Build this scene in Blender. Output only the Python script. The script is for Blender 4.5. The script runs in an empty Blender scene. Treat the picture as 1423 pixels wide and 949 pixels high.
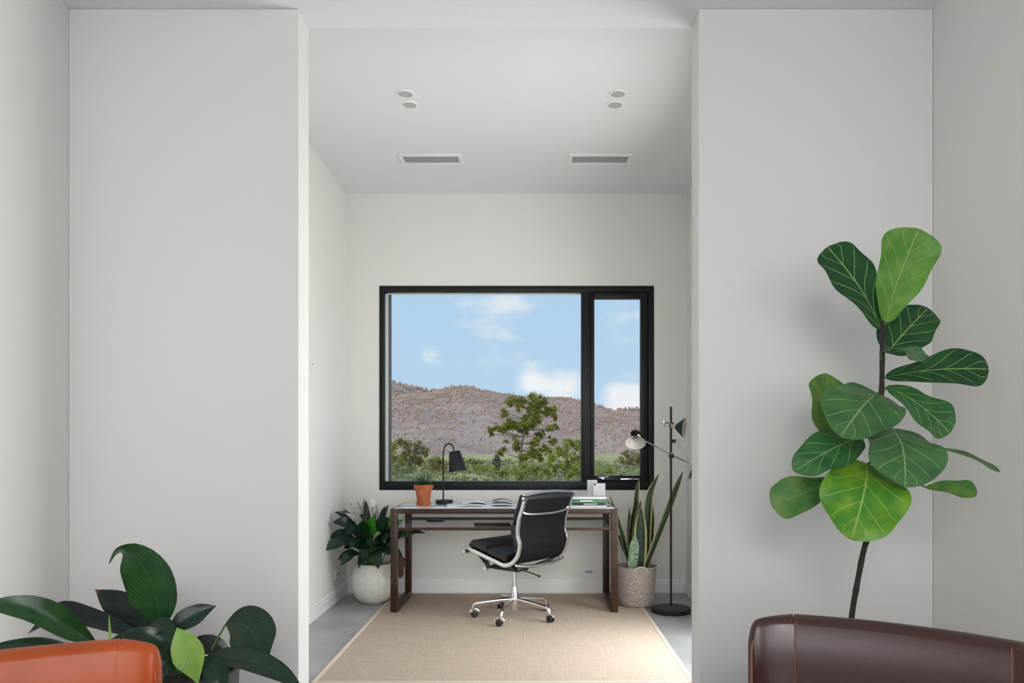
import bpy, bmesh, math, random
from mathutils import Vector, Matrix
PI = math.pi
C = bpy.context.scene.collection
scene = bpy.context.scene

# ------------------------------------------------------------------ camera, sky, sun, daylight
F, VX, VY, EYE = 1046.0, 740.0, 618.0, 1.185
cam = bpy.data.cameras.new('camera')
cam.sensor_width = 36
cam.lens = F / 1423 * 36
cam.shift_x = (711.5 - VX) / 1423
cam.shift_y = (VY - 474.5) / 1423
cam.clip_end = 5000
camo = bpy.data.objects.new('camera', cam); C.objects.link(camo)
camo.location = (0, 0, EYE); camo.rotation_euler = (PI / 2, 0, 0)
scene.camera = camo
vs = scene.view_settings
vs.view_transform = 'Standard'; vs.look = 'None'; vs.gamma = 1; vs.use_curve_mapping = False
vs.exposure = 0.0


def P(px, py, d):
    """point of the place at distance d that stands at photo pixel px, py"""
    return Vector(((px - VX) * d / F, d, EYE - (py - VY) * d / F))


world = bpy.data.worlds.new('sky'); scene.world = world
world.use_nodes = True
nt = world.node_tree; nt.nodes.clear()


def N(tree, typ, **kw):
    n = tree.nodes.new(typ)
    for k, v in kw.items():
        if k.startswith('_'):
            n.inputs[int(k[1:])].default_value = v
        else:
            setattr(n, k, v)
    return n


def L(tree, a, b):
    tree.links.new(a, b)


def math_node(tree, op, a, b=None, clamp=False):
    n = tree.nodes.new('ShaderNodeMath'); n.operation = op; n.use_clamp = clamp
    for i, v in enumerate((a, b)):
        if v is None: continue
        if isinstance(v, (int, float)): n.inputs[i].default_value = v
        else: L(tree, v, n.inputs[i])
    return n.outputs[0]


def maprange(tree, v, a, b, c=0.0, d=1.0, smooth=True):
    n = tree.nodes.new('ShaderNodeMapRange'); n.clamp = True
    if smooth: n.interpolation_type = 'SMOOTHSTEP'
    L(tree, v, n.inputs[0])
    for i, x in enumerate((a, b, c, d)): n.inputs[i + 1].default_value = x
    return n.outputs[0]


def mixc(tree, fac, a, b):
    n = tree.nodes.new('ShaderNodeMix'); n.data_type = 'RGBA'
    for i, v in ((0, fac), (6, a), (7, b)):
        if isinstance(v, (int, float)): n.inputs[i].default_value = v
        elif isinstance(v, (tuple, list)): n.inputs[i].default_value = (*v[:3], 1)
        else: L(tree, v, n.inputs[i])
    return n.outputs[2]


tc = N(nt, 'ShaderNodeTexCoord')
sep = N(nt, 'ShaderNodeSeparateXYZ'); L(nt, tc.outputs['Generated'], sep.inputs[0])
grad = maprange(nt, sep.outputs[2], 0.0, 0.7)
skyc = mixc(nt, grad, (0.50, 0.68, 0.87), (0.34, 0.54, 0.83))
mp = N(nt, 'ShaderNodeMapping'); L(nt, tc.outputs['Generated'], mp.inputs[0])
mp.inputs['Scale'].default_value = (7, 7, 17); mp.inputs['Location'].default_value = (0.4, 0.1, 0.75)
nz = N(nt, 'ShaderNodeTexNoise'); L(nt, mp.outputs[0], nz.inputs[0])
nz.inputs['Scale'].default_value = 1.0; nz.inputs['Detail'].default_value = 9; nz.inputs['Roughness'].default_value = 0.62
dens = nz.outputs[0]
# cumulus banks standing in the part of the sky behind the hills
for (px, py, r, amt) in ((690, 425, 0.09, .17), (772, 542, 0.062, .40), (735, 528, .03, .22), (868, 556, 0.05, .34), (860, 425, 0.06, .12), (600, 492, 0.026, .16),
                         (800, 520, 0.03, .10)):
    v = Vector(((px - VX) / F, 1, (VY - py) / F)).normalized()
    dn = N(nt, 'ShaderNodeVectorMath', operation='DISTANCE'); L(nt, tc.outputs['Generated'], dn.inputs[0]); dn.inputs[1].default_value = v
    dens = math_node(nt, 'ADD', dens, maprange(nt, dn.outputs['Value'], 0, r, amt, 0))
cl = maprange(nt, dens, 0.54, 0.82)
col = mixc(nt, cl, skyc, (0.90, 0.90, 0.93))
bg = N(nt, 'ShaderNodeBackground'); L(nt, col, bg.inputs[0]); bg.inputs[1].default_value = 1.0
wo = N(nt, 'ShaderNodeOutputWorld'); L(nt, bg.outputs[0], wo.inputs[0])

sun = bpy.data.lights.new('sun', 'SUN'); sun.energy = 1.5; sun.angle = 0.02; sun.color = (1, .95, .86)
so = bpy.data.objects.new('sun', sun); C.objects.link(so)
so.rotation_euler = Vector((.42, .68, -.60)).to_track_quat('-Z', 'Y').to_euler()


def area(name, loc, direction, sx, sy, power, color=(1, 1, 1)):
    l = bpy.data.lights.new(name, 'AREA'); l.shape = 'RECTANGLE'; l.size = sx; l.size_y = sy
    l.energy = power; l.color = color
    o = bpy.data.objects.new(name, l); C.objects.link(o)
    o.location = loc; o.rotation_euler = Vector(direction).to_track_quat('-Z', 'Y').to_euler()
    return o


# daylight entering through the openings of the place
area('daylight_rear_glazing', (0, -1.54, 1.40), (0, 1, -.85), 4.3, 1.6, 82, (1, .97, .935))
area('daylight_high_window', (.1, -1.50, 2.35), (0, 1, -.60), .9, .6, 31, (1, .97, .935))
area('daylight_office_door', (1.80, 4.15, 1.15), (-1, -.12, -.05), 1.7, 2.1, 112, (1, .985, .975))

# ------------------------------------------------------------------ materials
MATS = {}


def pri(name, color, rough=.5, metal=0, spec=.5, bump=None, var=None, coat=0, sheen=0):
    """bump=(scale, strength, detail); var=(scale, colour2, lo, hi)"""
    m = bpy.data.materials.new(name); m.use_nodes = True
    t = m.node_tree; b = t.nodes['Principled BSDF']
    b.inputs['Base Color'].default_value = (*color, 1)
    b.inputs['Roughness'].default_value = rough
    b.inputs['Metallic'].default_value = metal
    b.inputs['Specular IOR Level'].default_value = spec
    b.inputs['Coat Weight'].default_value = coat
    b.inputs['Coat Roughness'].default_value = .08
    co = N(t, 'ShaderNodeTexCoord').outputs['Object']
    if var:
        n = N(t, 'ShaderNodeTexNoise'); L(t, co, n.inputs[0]); n.inputs['Scale'].default_value = var[0]; n.inputs['Detail'].default_value = 6
        L(t, mixc(t, maprange(t, n.outputs[0], var[2], var[3]), color, var[1]), b.inputs['Base Color'])
    if bump:
        n = N(t, 'ShaderNodeTexNoise'); L(t, co, n.inputs[0]); n.inputs['Scale'].default_value = bump[0]; n.inputs['Detail'].default_value = bump[2] if len(bump) > 2 else 3
        bn = N(t, 'ShaderNodeBump'); bn.inputs['Strength'].default_value = bump[1]; bn.inputs['Distance'].default_value = .01
        L(t, n.outputs[0], bn.inputs['Height']); L(t, bn.outputs[0], b.inputs['Normal'])
    MATS[name] = m
    return m


pri('wall_paint', (.76, .742, .712), .75, spec=.25, bump=(180, .03))
pri('ceiling_paint', (.75, .75, .755), .85, spec=.2, bump=(150, .02))
pri('trim_paint', (.80, .80, .79), .4)
pri('concrete', (.30, .305, .31), .38, var=(2.2, (.42, .425, .43), .35, .7), bump=(12, .06, 8))
pri('black_metal', (.010, .010, .011), .45, spec=.35)
pri('window_black', (.009, .009, .011), .4, spec=.25)
pri('chrome', (.82, .82, .82), .13, metal=1)
pri('polished_alloy', (.80, .80, .80), .2, metal=1)
pri('warm_steel', (.62, .57, .50), .25, metal=1)
pri('black_leather', (.012, .012, .014), .38, bump=(160, .12, 4))
pri('black_mesh', (.006, .006, .007), .7, spec=.12, bump=(420, .2, 1))
pri('black_plastic', (.014, .014, .015), .45)
pri('walnut', (.056, .024, .013), .36, spec=.35, var=(14, (.030, .012, .007), .35, .7))
pri('white_laminate', (.78, .78, .79), .14, spec=.6, coat=1)
pri('tan_leather', (.42, .075, .014), .38, spec=.35, var=(9, (.35, .060, .011), .4, .7), bump=(220, .04, 5))
pri('brown_leather', (.050, .016, .012), .30, var=(7, (.044, .014, .011), .4, .7), bump=(220, .03, 5), spec=.6)
pri('brown_stitch', (.22, .085, .05), .6)
pri('tan_stitch', (.62, .20, .08), .6)
pri('terracotta', (.40, .10, .035), .8, var=(20, (.46, .15, .07), .4, .7), bump=(90, .1))
pri('soil', (.03, .02, .014), .95, bump=(60, .8, 6))
pri('glazed_white', (.66, .63, .57), .3, var=(25, (.72, .70, .65), .4, .6))
pri('dark_pot', (.05, .05, .052), .6)
pri('paper', (.80, .80, .80), .6)
pri('sheet_grey', (.25, .26, .28), .6)
pri('white_card', (.74, .74, .76), .45)
pri('book_green', (.045, .17, .07), .4, var=(30, (.10, .26, .13), .45, .65))
pri('book_black', (.02, .02, .022), .4)
pri('book_white', (.78, .78, .78), .4)
pri('grille', (.66, .66, .66), .6)
pri('lens_grey', (.44, .44, .44), .5)
pri('grey_plastic', (.36, .37, .38), .5)
pri('bark_dark', (.028, .020, .015), .85, bump=(60, .7, 5))
pri('bark_pale', (.20, .16, .12), .9, bump=(4, .6, 5))
pri('stem_green', (.07, .15, .04), .5)
pri('stem_pale', (.30, .42, .14), .5)
pri('dead_leaf', (.09, .033, .018), .8, bump=(50, .6))
pri('skylit_leaf', (.34, .35, .32), .4, var=(60, (.22, .23, .21), .4, .6))  # sky sheen on the upper lily leaves, painted as a pale colour
pri('spathe_white', (.72, .72, .68), .5)
pri('shade_inner', (.40, .385, .36), .5)
pri('render_outside', (.17, .14, .125), .9)
pri('rug_edge', (.66, .56, .46), .9, bump=(200, .4))


def weave(name, c1, c2, sx, sy, dist, rough=.95, noise=.5):
    m = bpy.data.materials.new(name); m.use_nodes = True
    t = m.node_tree; b = t.nodes['Principled BSDF']; b.inputs['Roughness'].default_value = rough
    b.inputs['Specular IOR Level'].default_value = .15
    co = N(t, 'ShaderNodeTexCoord').outputs['Object']
    hs = []
    for ax, sc in (('X', sx), ('Y', sy)):
        w = N(t, 'ShaderNodeTexWave', bands_direction=ax); L(t, co, w.inputs[0])
        w.inputs['Scale'].default_value = sc; w.inputs['Distortion'].default_value = 1.6; w.inputs['Detail'].default_value = 2; w.inputs['Detail Scale'].default_value = 2.5
        hs.append(w.outputs['Fac'])
    n = N(t, 'ShaderNodeTexNoise'); mp = N(t, 'ShaderNodeMapping'); L(t, co, mp.inputs[0]); mp.inputs['Scale'].default_value = (9, 70, 9)
    L(t, mp.outputs[0], n.inputs[0]); n.inputs['Scale'].default_value = 1; n.inputs['Detail'].default_value = 5
    n2 = N(t, 'ShaderNodeTexNoise'); mp2 = N(t, 'ShaderNodeMapping'); L(t, co, mp2.inputs[0]); mp2.inputs['Scale'].default_value = (90, 6, 9)
    L(t, mp2.outputs[0], n2.inputs[0]); n2.inputs['Scale'].default_value = 1; n2.inputs['Detail'].default_value = 5
    h = math_node(t, 'MULTIPLY', hs[0], hs[1])
    f = math_node(t, 'ADD', math_node(t, 'MULTIPLY', h, 1 - noise), math_node(t, 'MULTIPLY', math_node(t, 'ADD', n.outputs[0], n2.outputs[0]), noise * .55), True)
    L(t, mixc(t, maprange(t, f, .15, .75), c1, c2), b.inputs['Base Color'])
    bn = N(t, 'ShaderNodeBump'); bn.inputs['Strength'].default_value = .7; bn.inputs['Distance'].default_value = dist
    L(t, f, bn.inputs['Height']); L(t, bn.outputs[0], b.inputs['Normal'])
    MATS[name] = m


weave('jute', (.42, .325, .255), (.62, .510, .415), 75, 75, .003, noise=.75)


def basket_mat():
    m = bpy.data.materials.new('seagrass'); m.use_nodes = True
    t = m.node_tree; b = t.nodes['Principled BSDF']; b.inputs['Roughness'].default_value = .85
    co = N(t, 'ShaderNodeTexCoord').outputs['Object']
    mp = N(t, 'ShaderNodeMapping'); L(t, co, mp.inputs[0]); mp.inputs['Scale'].default_value = (80, 80, 120)
    v = N(t, 'ShaderNodeTexVoronoi'); L(t, mp.outputs[0], v.inputs[0]); v.inputs['Scale'].default_value = 1.6
    n = N(t, 'ShaderNodeTexNoise'); L(t, mp.outputs[0], n.inputs[0]); n.inputs['Scale'].default_value = .8
    f = maprange(t, v.outputs['Distance'], .15, .75)
    c = mixc(t, f, mixc(t, n.outputs[0], (.70, .61, .55), (.82, .75, .70)), (.33, .26, .225))
    L(t, c, b.inputs['Base Color'])
    bn = N(t, 'ShaderNodeBump'); bn.inputs['Strength'].default_value = .8; bn.inputs['Distance'].default_value = .006; bn.invert = True
    L(t, f, bn.inputs['Height']); L(t, bn.outputs[0], b.inputs['Normal'])
    MATS['seagrass'] = m


basket_mat()


def leaf_mat(name, c1, c2, vein, nv=6, slope=.35, vw=.05, midw=.035, rough=.35, margin=None, bands=None, spec=.5, transl=.12, veinmix=.8, tipbrown=False):
    m = bpy.data.materials.new(name); m.use_nodes = True
    t = m.node_tree; b = t.nodes['Principled BSDF']
    b.inputs['Roughness'].default_value = rough; b.inputs['Specular IOR Level'].default_value = spec
    tcn = N(t, 'ShaderNodeTexCoord')
    s = N(t, 'ShaderNodeSeparateXYZ'); L(t, tcn.outputs['UV'], s.inputs[0])
    u = math_node(t, 'ABSOLUTE', math_node(t, 'MULTIPLY', math_node(t, 'SUBTRACT', s.outputs[0], .5), 2))
    v = s.outputs[1]
    n = N(t, 'ShaderNodeTexNoise'); L(t, tcn.outputs['Object'], n.inputs[0]); n.inputs['Scale'].default_value = 16; n.inputs['Detail'].default_value = 4
    col = mixc(t, maprange(t, n.outputs[0], .35, .68), c1, c2)
    wob = math_node(t, 'MULTIPLY', math_node(t, 'SUBTRACT', n.outputs[0], .5), .05)
    ph = math_node(t, 'MULTIPLY', math_node(t, 'SUBTRACT', math_node(t, 'ADD', v, wob), math_node(t, 'MULTIPLY', math_node(t, 'POWER', u, .8), slope)), nv)
    fr = math_node(t, 'FRACT', ph)
    tri = math_node(t, 'ABSOLUTE', math_node(t, 'SUBTRACT', fr, .5))
    sv = maprange(t, tri, vw * .4, vw, 1, 0)
    sv = math_node(t, 'MULTIPLY', sv, maprange(t, u, .72, .98, 1, .1))
    mv = maprange(t, u, midw * .5, midw, 1, 0)
    vm = math_node(t, 'MAXIMUM', mv, sv)
    hgt = math_node(t, 'SUBTRACT', 1, vm)
    if bands:
        w = N(t, 'ShaderNodeTexNoise'); mp = N(t, 'ShaderNodeMapping'); L(t, tcn.outputs['UV'], mp.inputs[0]); mp.inputs['Scale'].default_value = (3, 38, 1)
        L(t, mp.outputs[0], w.inputs[0]); w.inputs['Scale'].default_value = 1; w.inputs['Detail'].default_value = 3
        col = mixc(t, maprange(t, w.outputs[0], .50, .60), col, bands)
    col = mixc(t, math_node(t, 'MULTIPLY', vm, veinmix), col, vein)
    if margin:
        col = mixc(t, maprange(t, u, .66, .76), col, margin)
    if tipbrown:
        col = mixc(t, maprange(t, math_node(t, 'ADD', v, math_node(t, 'MULTIPLY', n.outputs[0], .12)), *tipbrown), col, (.22, .07, .03))
    L(t, col, b.inputs['Base Color'])
    bn = N(t, 'ShaderNodeBump'); bn.inputs['Strength'].default_value = .45; bn.inputs['Distance'].default_value = .004
    L(t, hgt, bn.inputs['Height']); L(t, bn.outputs[0], b.inputs['Normal'])
    tr = N(t, 'ShaderNodeBsdfTranslucent'); L(t, col, tr.inputs[0])
    mx = N(t, 'ShaderNodeMixShader'); mx.inputs[0].default_value = transl
    L(t, b.outputs[0], mx.inputs[1]); L(t, tr.outputs[0], mx.inputs[2])
    L(t, mx.outputs[0], t.nodes['Material Output'].inputs[0])
    MATS[name] = m


leaf_mat('fig_dark', (.011, .060, .017), (.019, .085, .021), (.33, .48, .16), nv=5, vw=.036, midw=.03, spec=.32, rough=.4)
leaf_mat('fig_mid', (.035, .125, .040), (.055, .165, .048), (.33, .48, .18), nv=5, vw=.034, midw=.03, spec=.32, rough=.38)
leaf_mat('fig_grey', (.048, .140, .045), (.068, .175, .052), (.28, .42, .19), nv=5, vw=.034, midw=.03, spec=.32, rough=.32)
leaf_mat('fig_bright', (.085, .230, .030), (.135, .300, .042), (.34, .42, .14), nv=5, vw=.034, midw=.03, spec=.32, rough=.45)
leaf_mat('fig_yellow', (.065, .230, .022), (.165, .330, .020), (.36, .52, .15), nv=5, vw=.034, midw=.03, spec=.32, rough=.38, tipbrown=(1.04, 1.065))
leaf_mat('fig_under', (.055, .170, .040), (.135, .250, .038), (.20, .32, .10), nv=5, vw=.034, midw=.03, spec=.32, rough=.5)
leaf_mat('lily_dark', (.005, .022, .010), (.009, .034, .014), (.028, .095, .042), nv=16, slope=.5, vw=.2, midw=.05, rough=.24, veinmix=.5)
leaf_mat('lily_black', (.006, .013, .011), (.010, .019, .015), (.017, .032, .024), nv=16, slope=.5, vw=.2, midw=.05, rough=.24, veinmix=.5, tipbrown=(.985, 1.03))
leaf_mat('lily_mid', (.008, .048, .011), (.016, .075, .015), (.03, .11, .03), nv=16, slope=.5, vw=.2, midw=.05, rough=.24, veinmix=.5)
leaf_mat('lily_lime', (.22, .44, .06), (.32, .54, .10), (.45, .62, .25), nv=12, slope=.5, vw=.12, midw=.06, rough=.4, veinmix=.4)
leaf_mat('lily_green', (.035, .22, .012), (.06, .30, .02), (.12, .36, .05), nv=14, slope=.5, vw=.15, midw=.05, rough=.35, veinmix=.5)
leaf_mat('snake_variegated', (.007, .026, .013), (.013, .040, .019), (.007, .026, .013), nv=1, vw=.001, midw=.001, rough=.42, margin=(.44, .44, .15), bands=(.025, .058, .032), transl=.03)
leaf_mat('snake_pale', (.24, .34, .22), (.30, .40, .27), (.17, .27, .15), nv=1, vw=.001, midw=.001, rough=.5, bands=(.05, .10, .06), transl=.03)
leaf_mat('succulent', (.020, .060, .038), (.045, .105, .065), (.10, .16, .11), nv=1, vw=.001, midw=.05, rough=.5, transl=.03)


def foliage_mat(name, c1, c2):
    m = bpy.data.materials.new(name); m.use_nodes = True
    t = m.node_tree; b = t.nodes['Principled BSDF']; b.inputs['Roughness'].default_value = .6
    n = N(t, 'ShaderNodeTexNoise'); L(t, N(t, 'ShaderNodeTexCoord').outputs['Object'], n.inputs[0]); n.inputs['Scale'].default_value = 1.3; n.inputs['Detail'].default_value = 5
    col = mixc(t, maprange(t, n.outputs[0], .35, .65), c1, c2)
    L(t, col, b.inputs['Base Color'])
    tr = N(t, 'ShaderNodeBsdfTranslucent'); L(t, col, tr.inputs[0])
    mx = N(t, 'ShaderNodeMixShader'); mx.inputs[0].default_value = .3
    L(t, b.outputs[0], mx.inputs[1]); L(t, tr.outputs[0], mx.inputs[2]); L(t, mx.outputs[0], t.nodes['Material Output'].inputs[0])
    MATS[name] = m


foliage_mat('gum_leaves', (.20, .21, .022), (.42, .39, .06))
foliage_mat('lime_leaves', (.29, .33, .04), (.52, .52, .11))
foliage_mat('olive_leaves', (.25, .20, .06), (.36, .29, .11))
foliage_mat('grey_leaves', (.15, .14, .105), (.20, .19, .14))
foliage_mat('scrub_leaves', (.23, .24, .11), (.40, .40, .20))
pri('pasture', (.58, .48, .18), .95, var=(.12, (.42, .38, .14), .4, .65))
pri('hazed_hill_scrub', (.54, .365, .285), .95, var=(.05, (.43, .29, .225), .40, .62))  # distance haze is mixed into this scrub base colour
pri('hazed_far_hill_scrub', (.43, .30, .25), .95, var=(.04, (.36, .25, .215), .40, .62))  # far ridge, haze likewise painted into the base colour
pri('hazed_hill_leaves', (.48, .325, .245), .95, var=(.012, (.58, .40, .30), .4, .65))  # leaf colour carries the painted haze tone of the hills


def glass_mat():
    m = bpy.data.materials.new('glass'); m.use_nodes = True
    t = m.node_tree; t.nodes.remove(t.nodes['Principled BSDF'])
    tr = N(t, 'ShaderNodeBsdfTransparent'); tr.inputs[0].default_value = (.97, .985, .98, 1)
    gl = N(t, 'ShaderNodeBsdfGlossy'); gl.inputs['Roughness'].default_value = .02
    fr = N(t, 'ShaderNodeFresnel'); fr.inputs[0].default_value = 1.06
    mx = N(t, 'ShaderNodeMixShader'); L(t, fr.outputs[0], mx.inputs[0]); L(t, tr.outputs[0], mx.inputs[1]); L(t, gl.outputs[0], mx.inputs[2])
    L(t, mx.outputs[0], t.nodes['Material Output'].inputs[0])
    MATS['glass'] = m


glass_mat()


# ------------------------------------------------------------------ mesh helpers
class MB:
    def __init__(s):
        s.v = []; s.f = []; s.uv = None

    def add(s, vs, fs):
        o = len(s.v); s.v += [Vector(x) for x in vs]; s.f += [tuple(i + o for i in f) for f in fs]
        return s

    def box(s, c, size, bev=0.0, rot=None, seg=2):
        bm = bmesh.new(); bmesh.ops.create_cube(bm, size=1)
        for v in bm.verts: v.co = Vector((v.co.x * size[0], v.co.y * size[1], v.co.z * size[2]))
        if bev: bmesh.ops.bevel(bm, geom=list(bm.edges), offset=bev, segments=seg, profile=.5, affect='EDGES')
        R = rot if rot is not None else Matrix.Identity(3)
        bm.verts.index_update()
        s.add([R @ v.co + Vector(c) for v in bm.verts], [[v.index for v in f.verts] for f in bm.faces])
        bm.free(); return s

    def span(s, x0, x1, y0, y1, z0, z1, bev=0.0):
        return s.box(((x0 + x1) / 2, (y0 + y1) / 2, (z0 + z1) / 2), (x1 - x0, y1 - y0, z1 - z0), bev)

    def tube(s, pts, r, n=10, cap=True, flat=1.0, hint=(0, 0, 1)):
        pts = [Vector(p) for p in pts]; k = len(pts)
        rs = r if isinstance(r, (list, tuple)) else [r] * k
        vs = []; prev = None
        for i, p in enumerate(pts):
            T = (pts[min(i + 1, k - 1)] - pts[max(i - 1, 0)]).normalized()
            if prev is None:
                h = Vector(hint)
                if abs(T.dot(h)) > .95: h = Vector((1, 0, 0))
                A = (h - T * h.dot(T)).normalized()
            else:
                A = prev - T * prev.dot(T)
                A = A.normalized() if A.length > 1e-6 else T.orthogonal().normalized()
            prev = A; B = T.cross(A)
            for j in range(n):
                a = 2 * PI * j / n
                vs.append(p + (A * math.cos(a) + B * math.sin(a) * flat) * rs[i])
        fs = []
        for i in range(k - 1):
            for j in range(n):
                fs.append((i * n + j, i * n + (j + 1) % n, (i + 1) * n + (j + 1) % n, (i + 1) * n + j))
        if cap:
            fs.append(tuple(range(n - 1, -1, -1))); fs.append(tuple((k - 1) * n + j for j in range(n)))
        return s.add(vs, fs)

    def lathe(s, prof, c=(0, 0, 0), n=32, M=None):
        """prof: (r, z) list; r = 0 ends are closed"""
        M = M if M is not None else Matrix.Identity(3)
        vs = []; fs = []; rings = []
        for (r, z) in prof:
            if r < 1e-6:
                rings.append([len(vs)]); vs.append(M @ Vector((0, 0, z)) + Vector(c))
            else:
                rings.append(list(range(len(vs), len(vs) + n)))
                for j in range(n):
                    a = 2 * PI * j / n
                    vs.append(M @ Vector((r * math.cos(a), r * math.sin(a), z)) + Vector(c))
        for a, b in zip(rings, rings[1:]):
            for j in range(n):
                k = (j + 1) % n
                if len(a) == 1 and len(b) == 1: continue
                if len(a) == 1: fs.append((a[0], b[k], b[j]))
                elif len(b) == 1: fs.append((a[j], a[k], b[0]))
                else: fs.append((a[j], a[k], b[k], b[j]))
        return s.add(vs, fs)

    def grid(s, rows):
        o = len(s.v); k = len(rows[0]); fs = []
        for i in range(len(rows) - 1):
            for j in range(k - 1):
                fs.append((o + i * k + j, o + i * k + j + 1, o + (i + 1) * k + j + 1, o + (i + 1) * k + j))
        for r in rows: s.v += [Vector(p) for p in r]
        s.f += fs; return s

    def prism(s, poly, axis0, axis1, depthv, origin):
        """poly in (a, b) along axis0, axis1, extruded along depthv"""
        a0, a1, dv, o = Vector(axis0), Vector(axis1), Vector(depthv), Vector(origin)
        n = len(poly)
        vs = [o + a0 * a + a1 * b for a, b in poly] + [o + a0 * a + a1 * b + dv for a, b in poly]
        fs = [tuple(range(n - 1, -1, -1)), tuple(range(n, 2 * n))]
        fs += [(i, (i + 1) % n, n + (i + 1) % n, n + i) for i in range(n)]
        return s.add(vs, fs)

    def build(s, name, mat, parent=None, local=False, smooth=True, ang=.7, link=True):
        off = Vector((0, 0, 0))
        if parent is not None and not local:
            q = parent
            while q is not None: off += Vector(q.location); q = q.parent
        me = bpy.data.meshes.new(name)
        me.from_pydata([tuple(v - off) for v in s.v], [], s.f)
        if s.uv is not None:
            ul = me.uv_layers.new(name='UVMap')
            for lp in me.loops: ul.data[lp.index].uv = s.uv[lp.vertex_index]
        me.update()
        bm = bmesh.new(); bm.from_mesh(me); bmesh.ops.recalc_face_normals(bm, faces=bm.faces); bm.to_mesh(me); bm.free()
        if smooth:
            me.polygons.foreach_set('use_smooth', [True] * len(me.polygons))
            me.set_sharp_from_angle(angle=ang)
        me.materials.append(MATS[mat] if isinstance(mat, str) else mat)
        o = bpy.data.objects.new(name, me); C.objects.link(o)
        if parent is not None: o.parent = parent
        return o


def tag(o, label=None, cat=None, group=None, kind=None):
    if label: o['label'] = label
    if cat: o['category'] = cat
    if group: o['group'] = group
    if kind: o['kind'] = kind
    return o


def thing(name, label, cat, loc=(0, 0, 0), rz=0, group=None):
    o = bpy.data.objects.new(name, None); o.empty_display_size = .1; C.objects.link(o)
    o.location = loc; o.rotation_euler = (0, 0, rz)
    return tag(o, label, cat, group)


def struct(name, mb, mat, parent=None, **kw):
    o = mb.build(name, mat, parent, **kw)
    if parent is None: o['kind'] = 'structure'
    return o


def copy_tree(o, parent=None):
    c = o.copy(); C.objects.link(c); c.parent = parent
    for ch in list(o.children): copy_tree(ch, c)
    return c


def catmull(pts, n):
    pts = [Vector(p) for p in pts]
    if len(pts) == 2: return [pts[0].lerp(pts[1], i / (n - 1)) for i in range(n)]
    ext = [pts[0] * 2 - pts[1]] + pts + [pts[-1] * 2 - pts[-2]]
    out = []
    for i in range(n):
        x = i / (n - 1) * (len(pts) - 1); k = min(int(x), len(pts) - 2); t = x - k
        a, b, c, d = ext[k:k + 4]
        out.append(.5 * ((2 * b) + (c - a) * t + (2 * a - 5 * b + 4 * c - d) * t * t + (3 * b - a - 3 * c + d) * t ** 3))
    return out


SHAPES = {
    'fig': [(0, .10), (.06, .30), (.2, .50), (.4, .72), (.6, .94), (.73, 1), (.86, .90), (.94, .66), (.985, .34), (1, .10)],
    'round': [(0, .12), (.04, .50), (.12, .78), (.3, .98), (.5, 1), (.68, .93), (.83, .72), (.93, .45), (.98, .22), (1, .06)],
    'curl': [(0, .06), (.08, .40), (.22, .86), (.38, 1), (.54, .86), (.66, .52), (.76, .2), (.85, .11), (1, .02)],
    'lily': [(0, .06), (.12, .42), (.3, .88), (.48, 1), (.66, .86), (.82, .52), (.93, .2), (1, .02)],
    'snake': [(0, .55), (.2, .8), (.5, 1), (.75, .85), (.9, .45), (1, .03)],
    'spike': [(0, .9), (.25, 1), (.6, .7), (.85, .33), (1, .03)],
}


def interp(tab, t):
    for k in range(len(tab) - 1):
        if t <= tab[k + 1][0]: break
    (a, x), (b, y) = tab[k], tab[k + 1]
    def slope(i):
        i0, i1 = max(i - 1, 0), min(i + 1, len(tab) - 1)
        return (tab[i1][1] - tab[i0][1]) / (tab[i1][0] - tab[i0][0])
    h = b - a; u = (t - a) / h
    return max(.01, (2 * u ** 3 - 3 * u * u + 1) * x + (u ** 3 - 2 * u * u + u) * h * slope(k) + (3 * u * u - 2 * u ** 3) * y + (u ** 3 - u * u) * h * slope(k + 1))


def leaf_mb(pts, width, nhint, shape='lily', n=14, half=3, fold=.12, wave=.0, seed=0, thick=.0):
    """one leaf blade along the path pts; fold lifts the margins, wave ruffles them"""
    rnd = random.Random(seed); ph = rnd.uniform(0, 6); fq = rnd.uniform(9, 13)
    c = catmull(pts, n); h = Vector(nhint).normalized()
    rows = []; uvs = []; prevN = None
    for i, p in enumerate(c):
        t = i / (n - 1)
        T = (c[min(i + 1, n - 1)] - c[max(i - 1, 0)]).normalized()
        src = h if prevN is None else prevN * .75 + h * .25
        Nn = src - T * src.dot(T)
        Nn = Nn.normalized() if Nn.length > 1e-4 else T.orthogonal().normalized()
        prevN = Nn; S = T.cross(Nn)
        w0 = width / 2 * interp(SHAPES[shape], t)
        row = []
        for j in range(-half, half + 1):
            u = j / half
            w = w0 * (1 + wave * .8 * math.sin(fq * t + ph + (1.7 if u < 0 else 0)))
            q = p + S * w * u + Nn * (fold * w0 * abs(u) ** 1.4 + wave * w0 * math.sin(fq * t * 1.2 + ph + (2.1 if u < 0 else 0)) * u * u)
            row.append(q); uvs.append((.5 + u / 2, t))
        rows.append(row)
    mb = MB(); mb.grid(rows); mb.uv = uvs
    return mb


def add_leaf(parent, pts, width, nhint, mat, shape='lily', stalk=None, sr=.004, smat='stem_green', label=None, name='leaf', local=False, **kw):
    o = leaf_mb(pts, width, nhint, shape, **kw).build(name, mat, parent, local=local, ang=3.0)
    if label: o['label'] = label
    if stalk:
        MB().tube(catmull(stalk, 8), [sr * 1.25 - sr * .4 * i / 7 for i in range(8)], 6).build('leaf_stalk', smat, o, local=local)
    return o


# ------------------------------------------------------------------ the setting
XL, XR, YB, YI, ZC = -1.49, 1.236, 6.04, 3.35, 3.20      # office: left, right, back, entrance, ceiling
JL, JR, YP = -0.994, 0.707, 3.20                       # entrance between the wing walls
AL, AR, ZF = -1.973, 1.704, 3.04                        # side walls and ceiling of the front room

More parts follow.
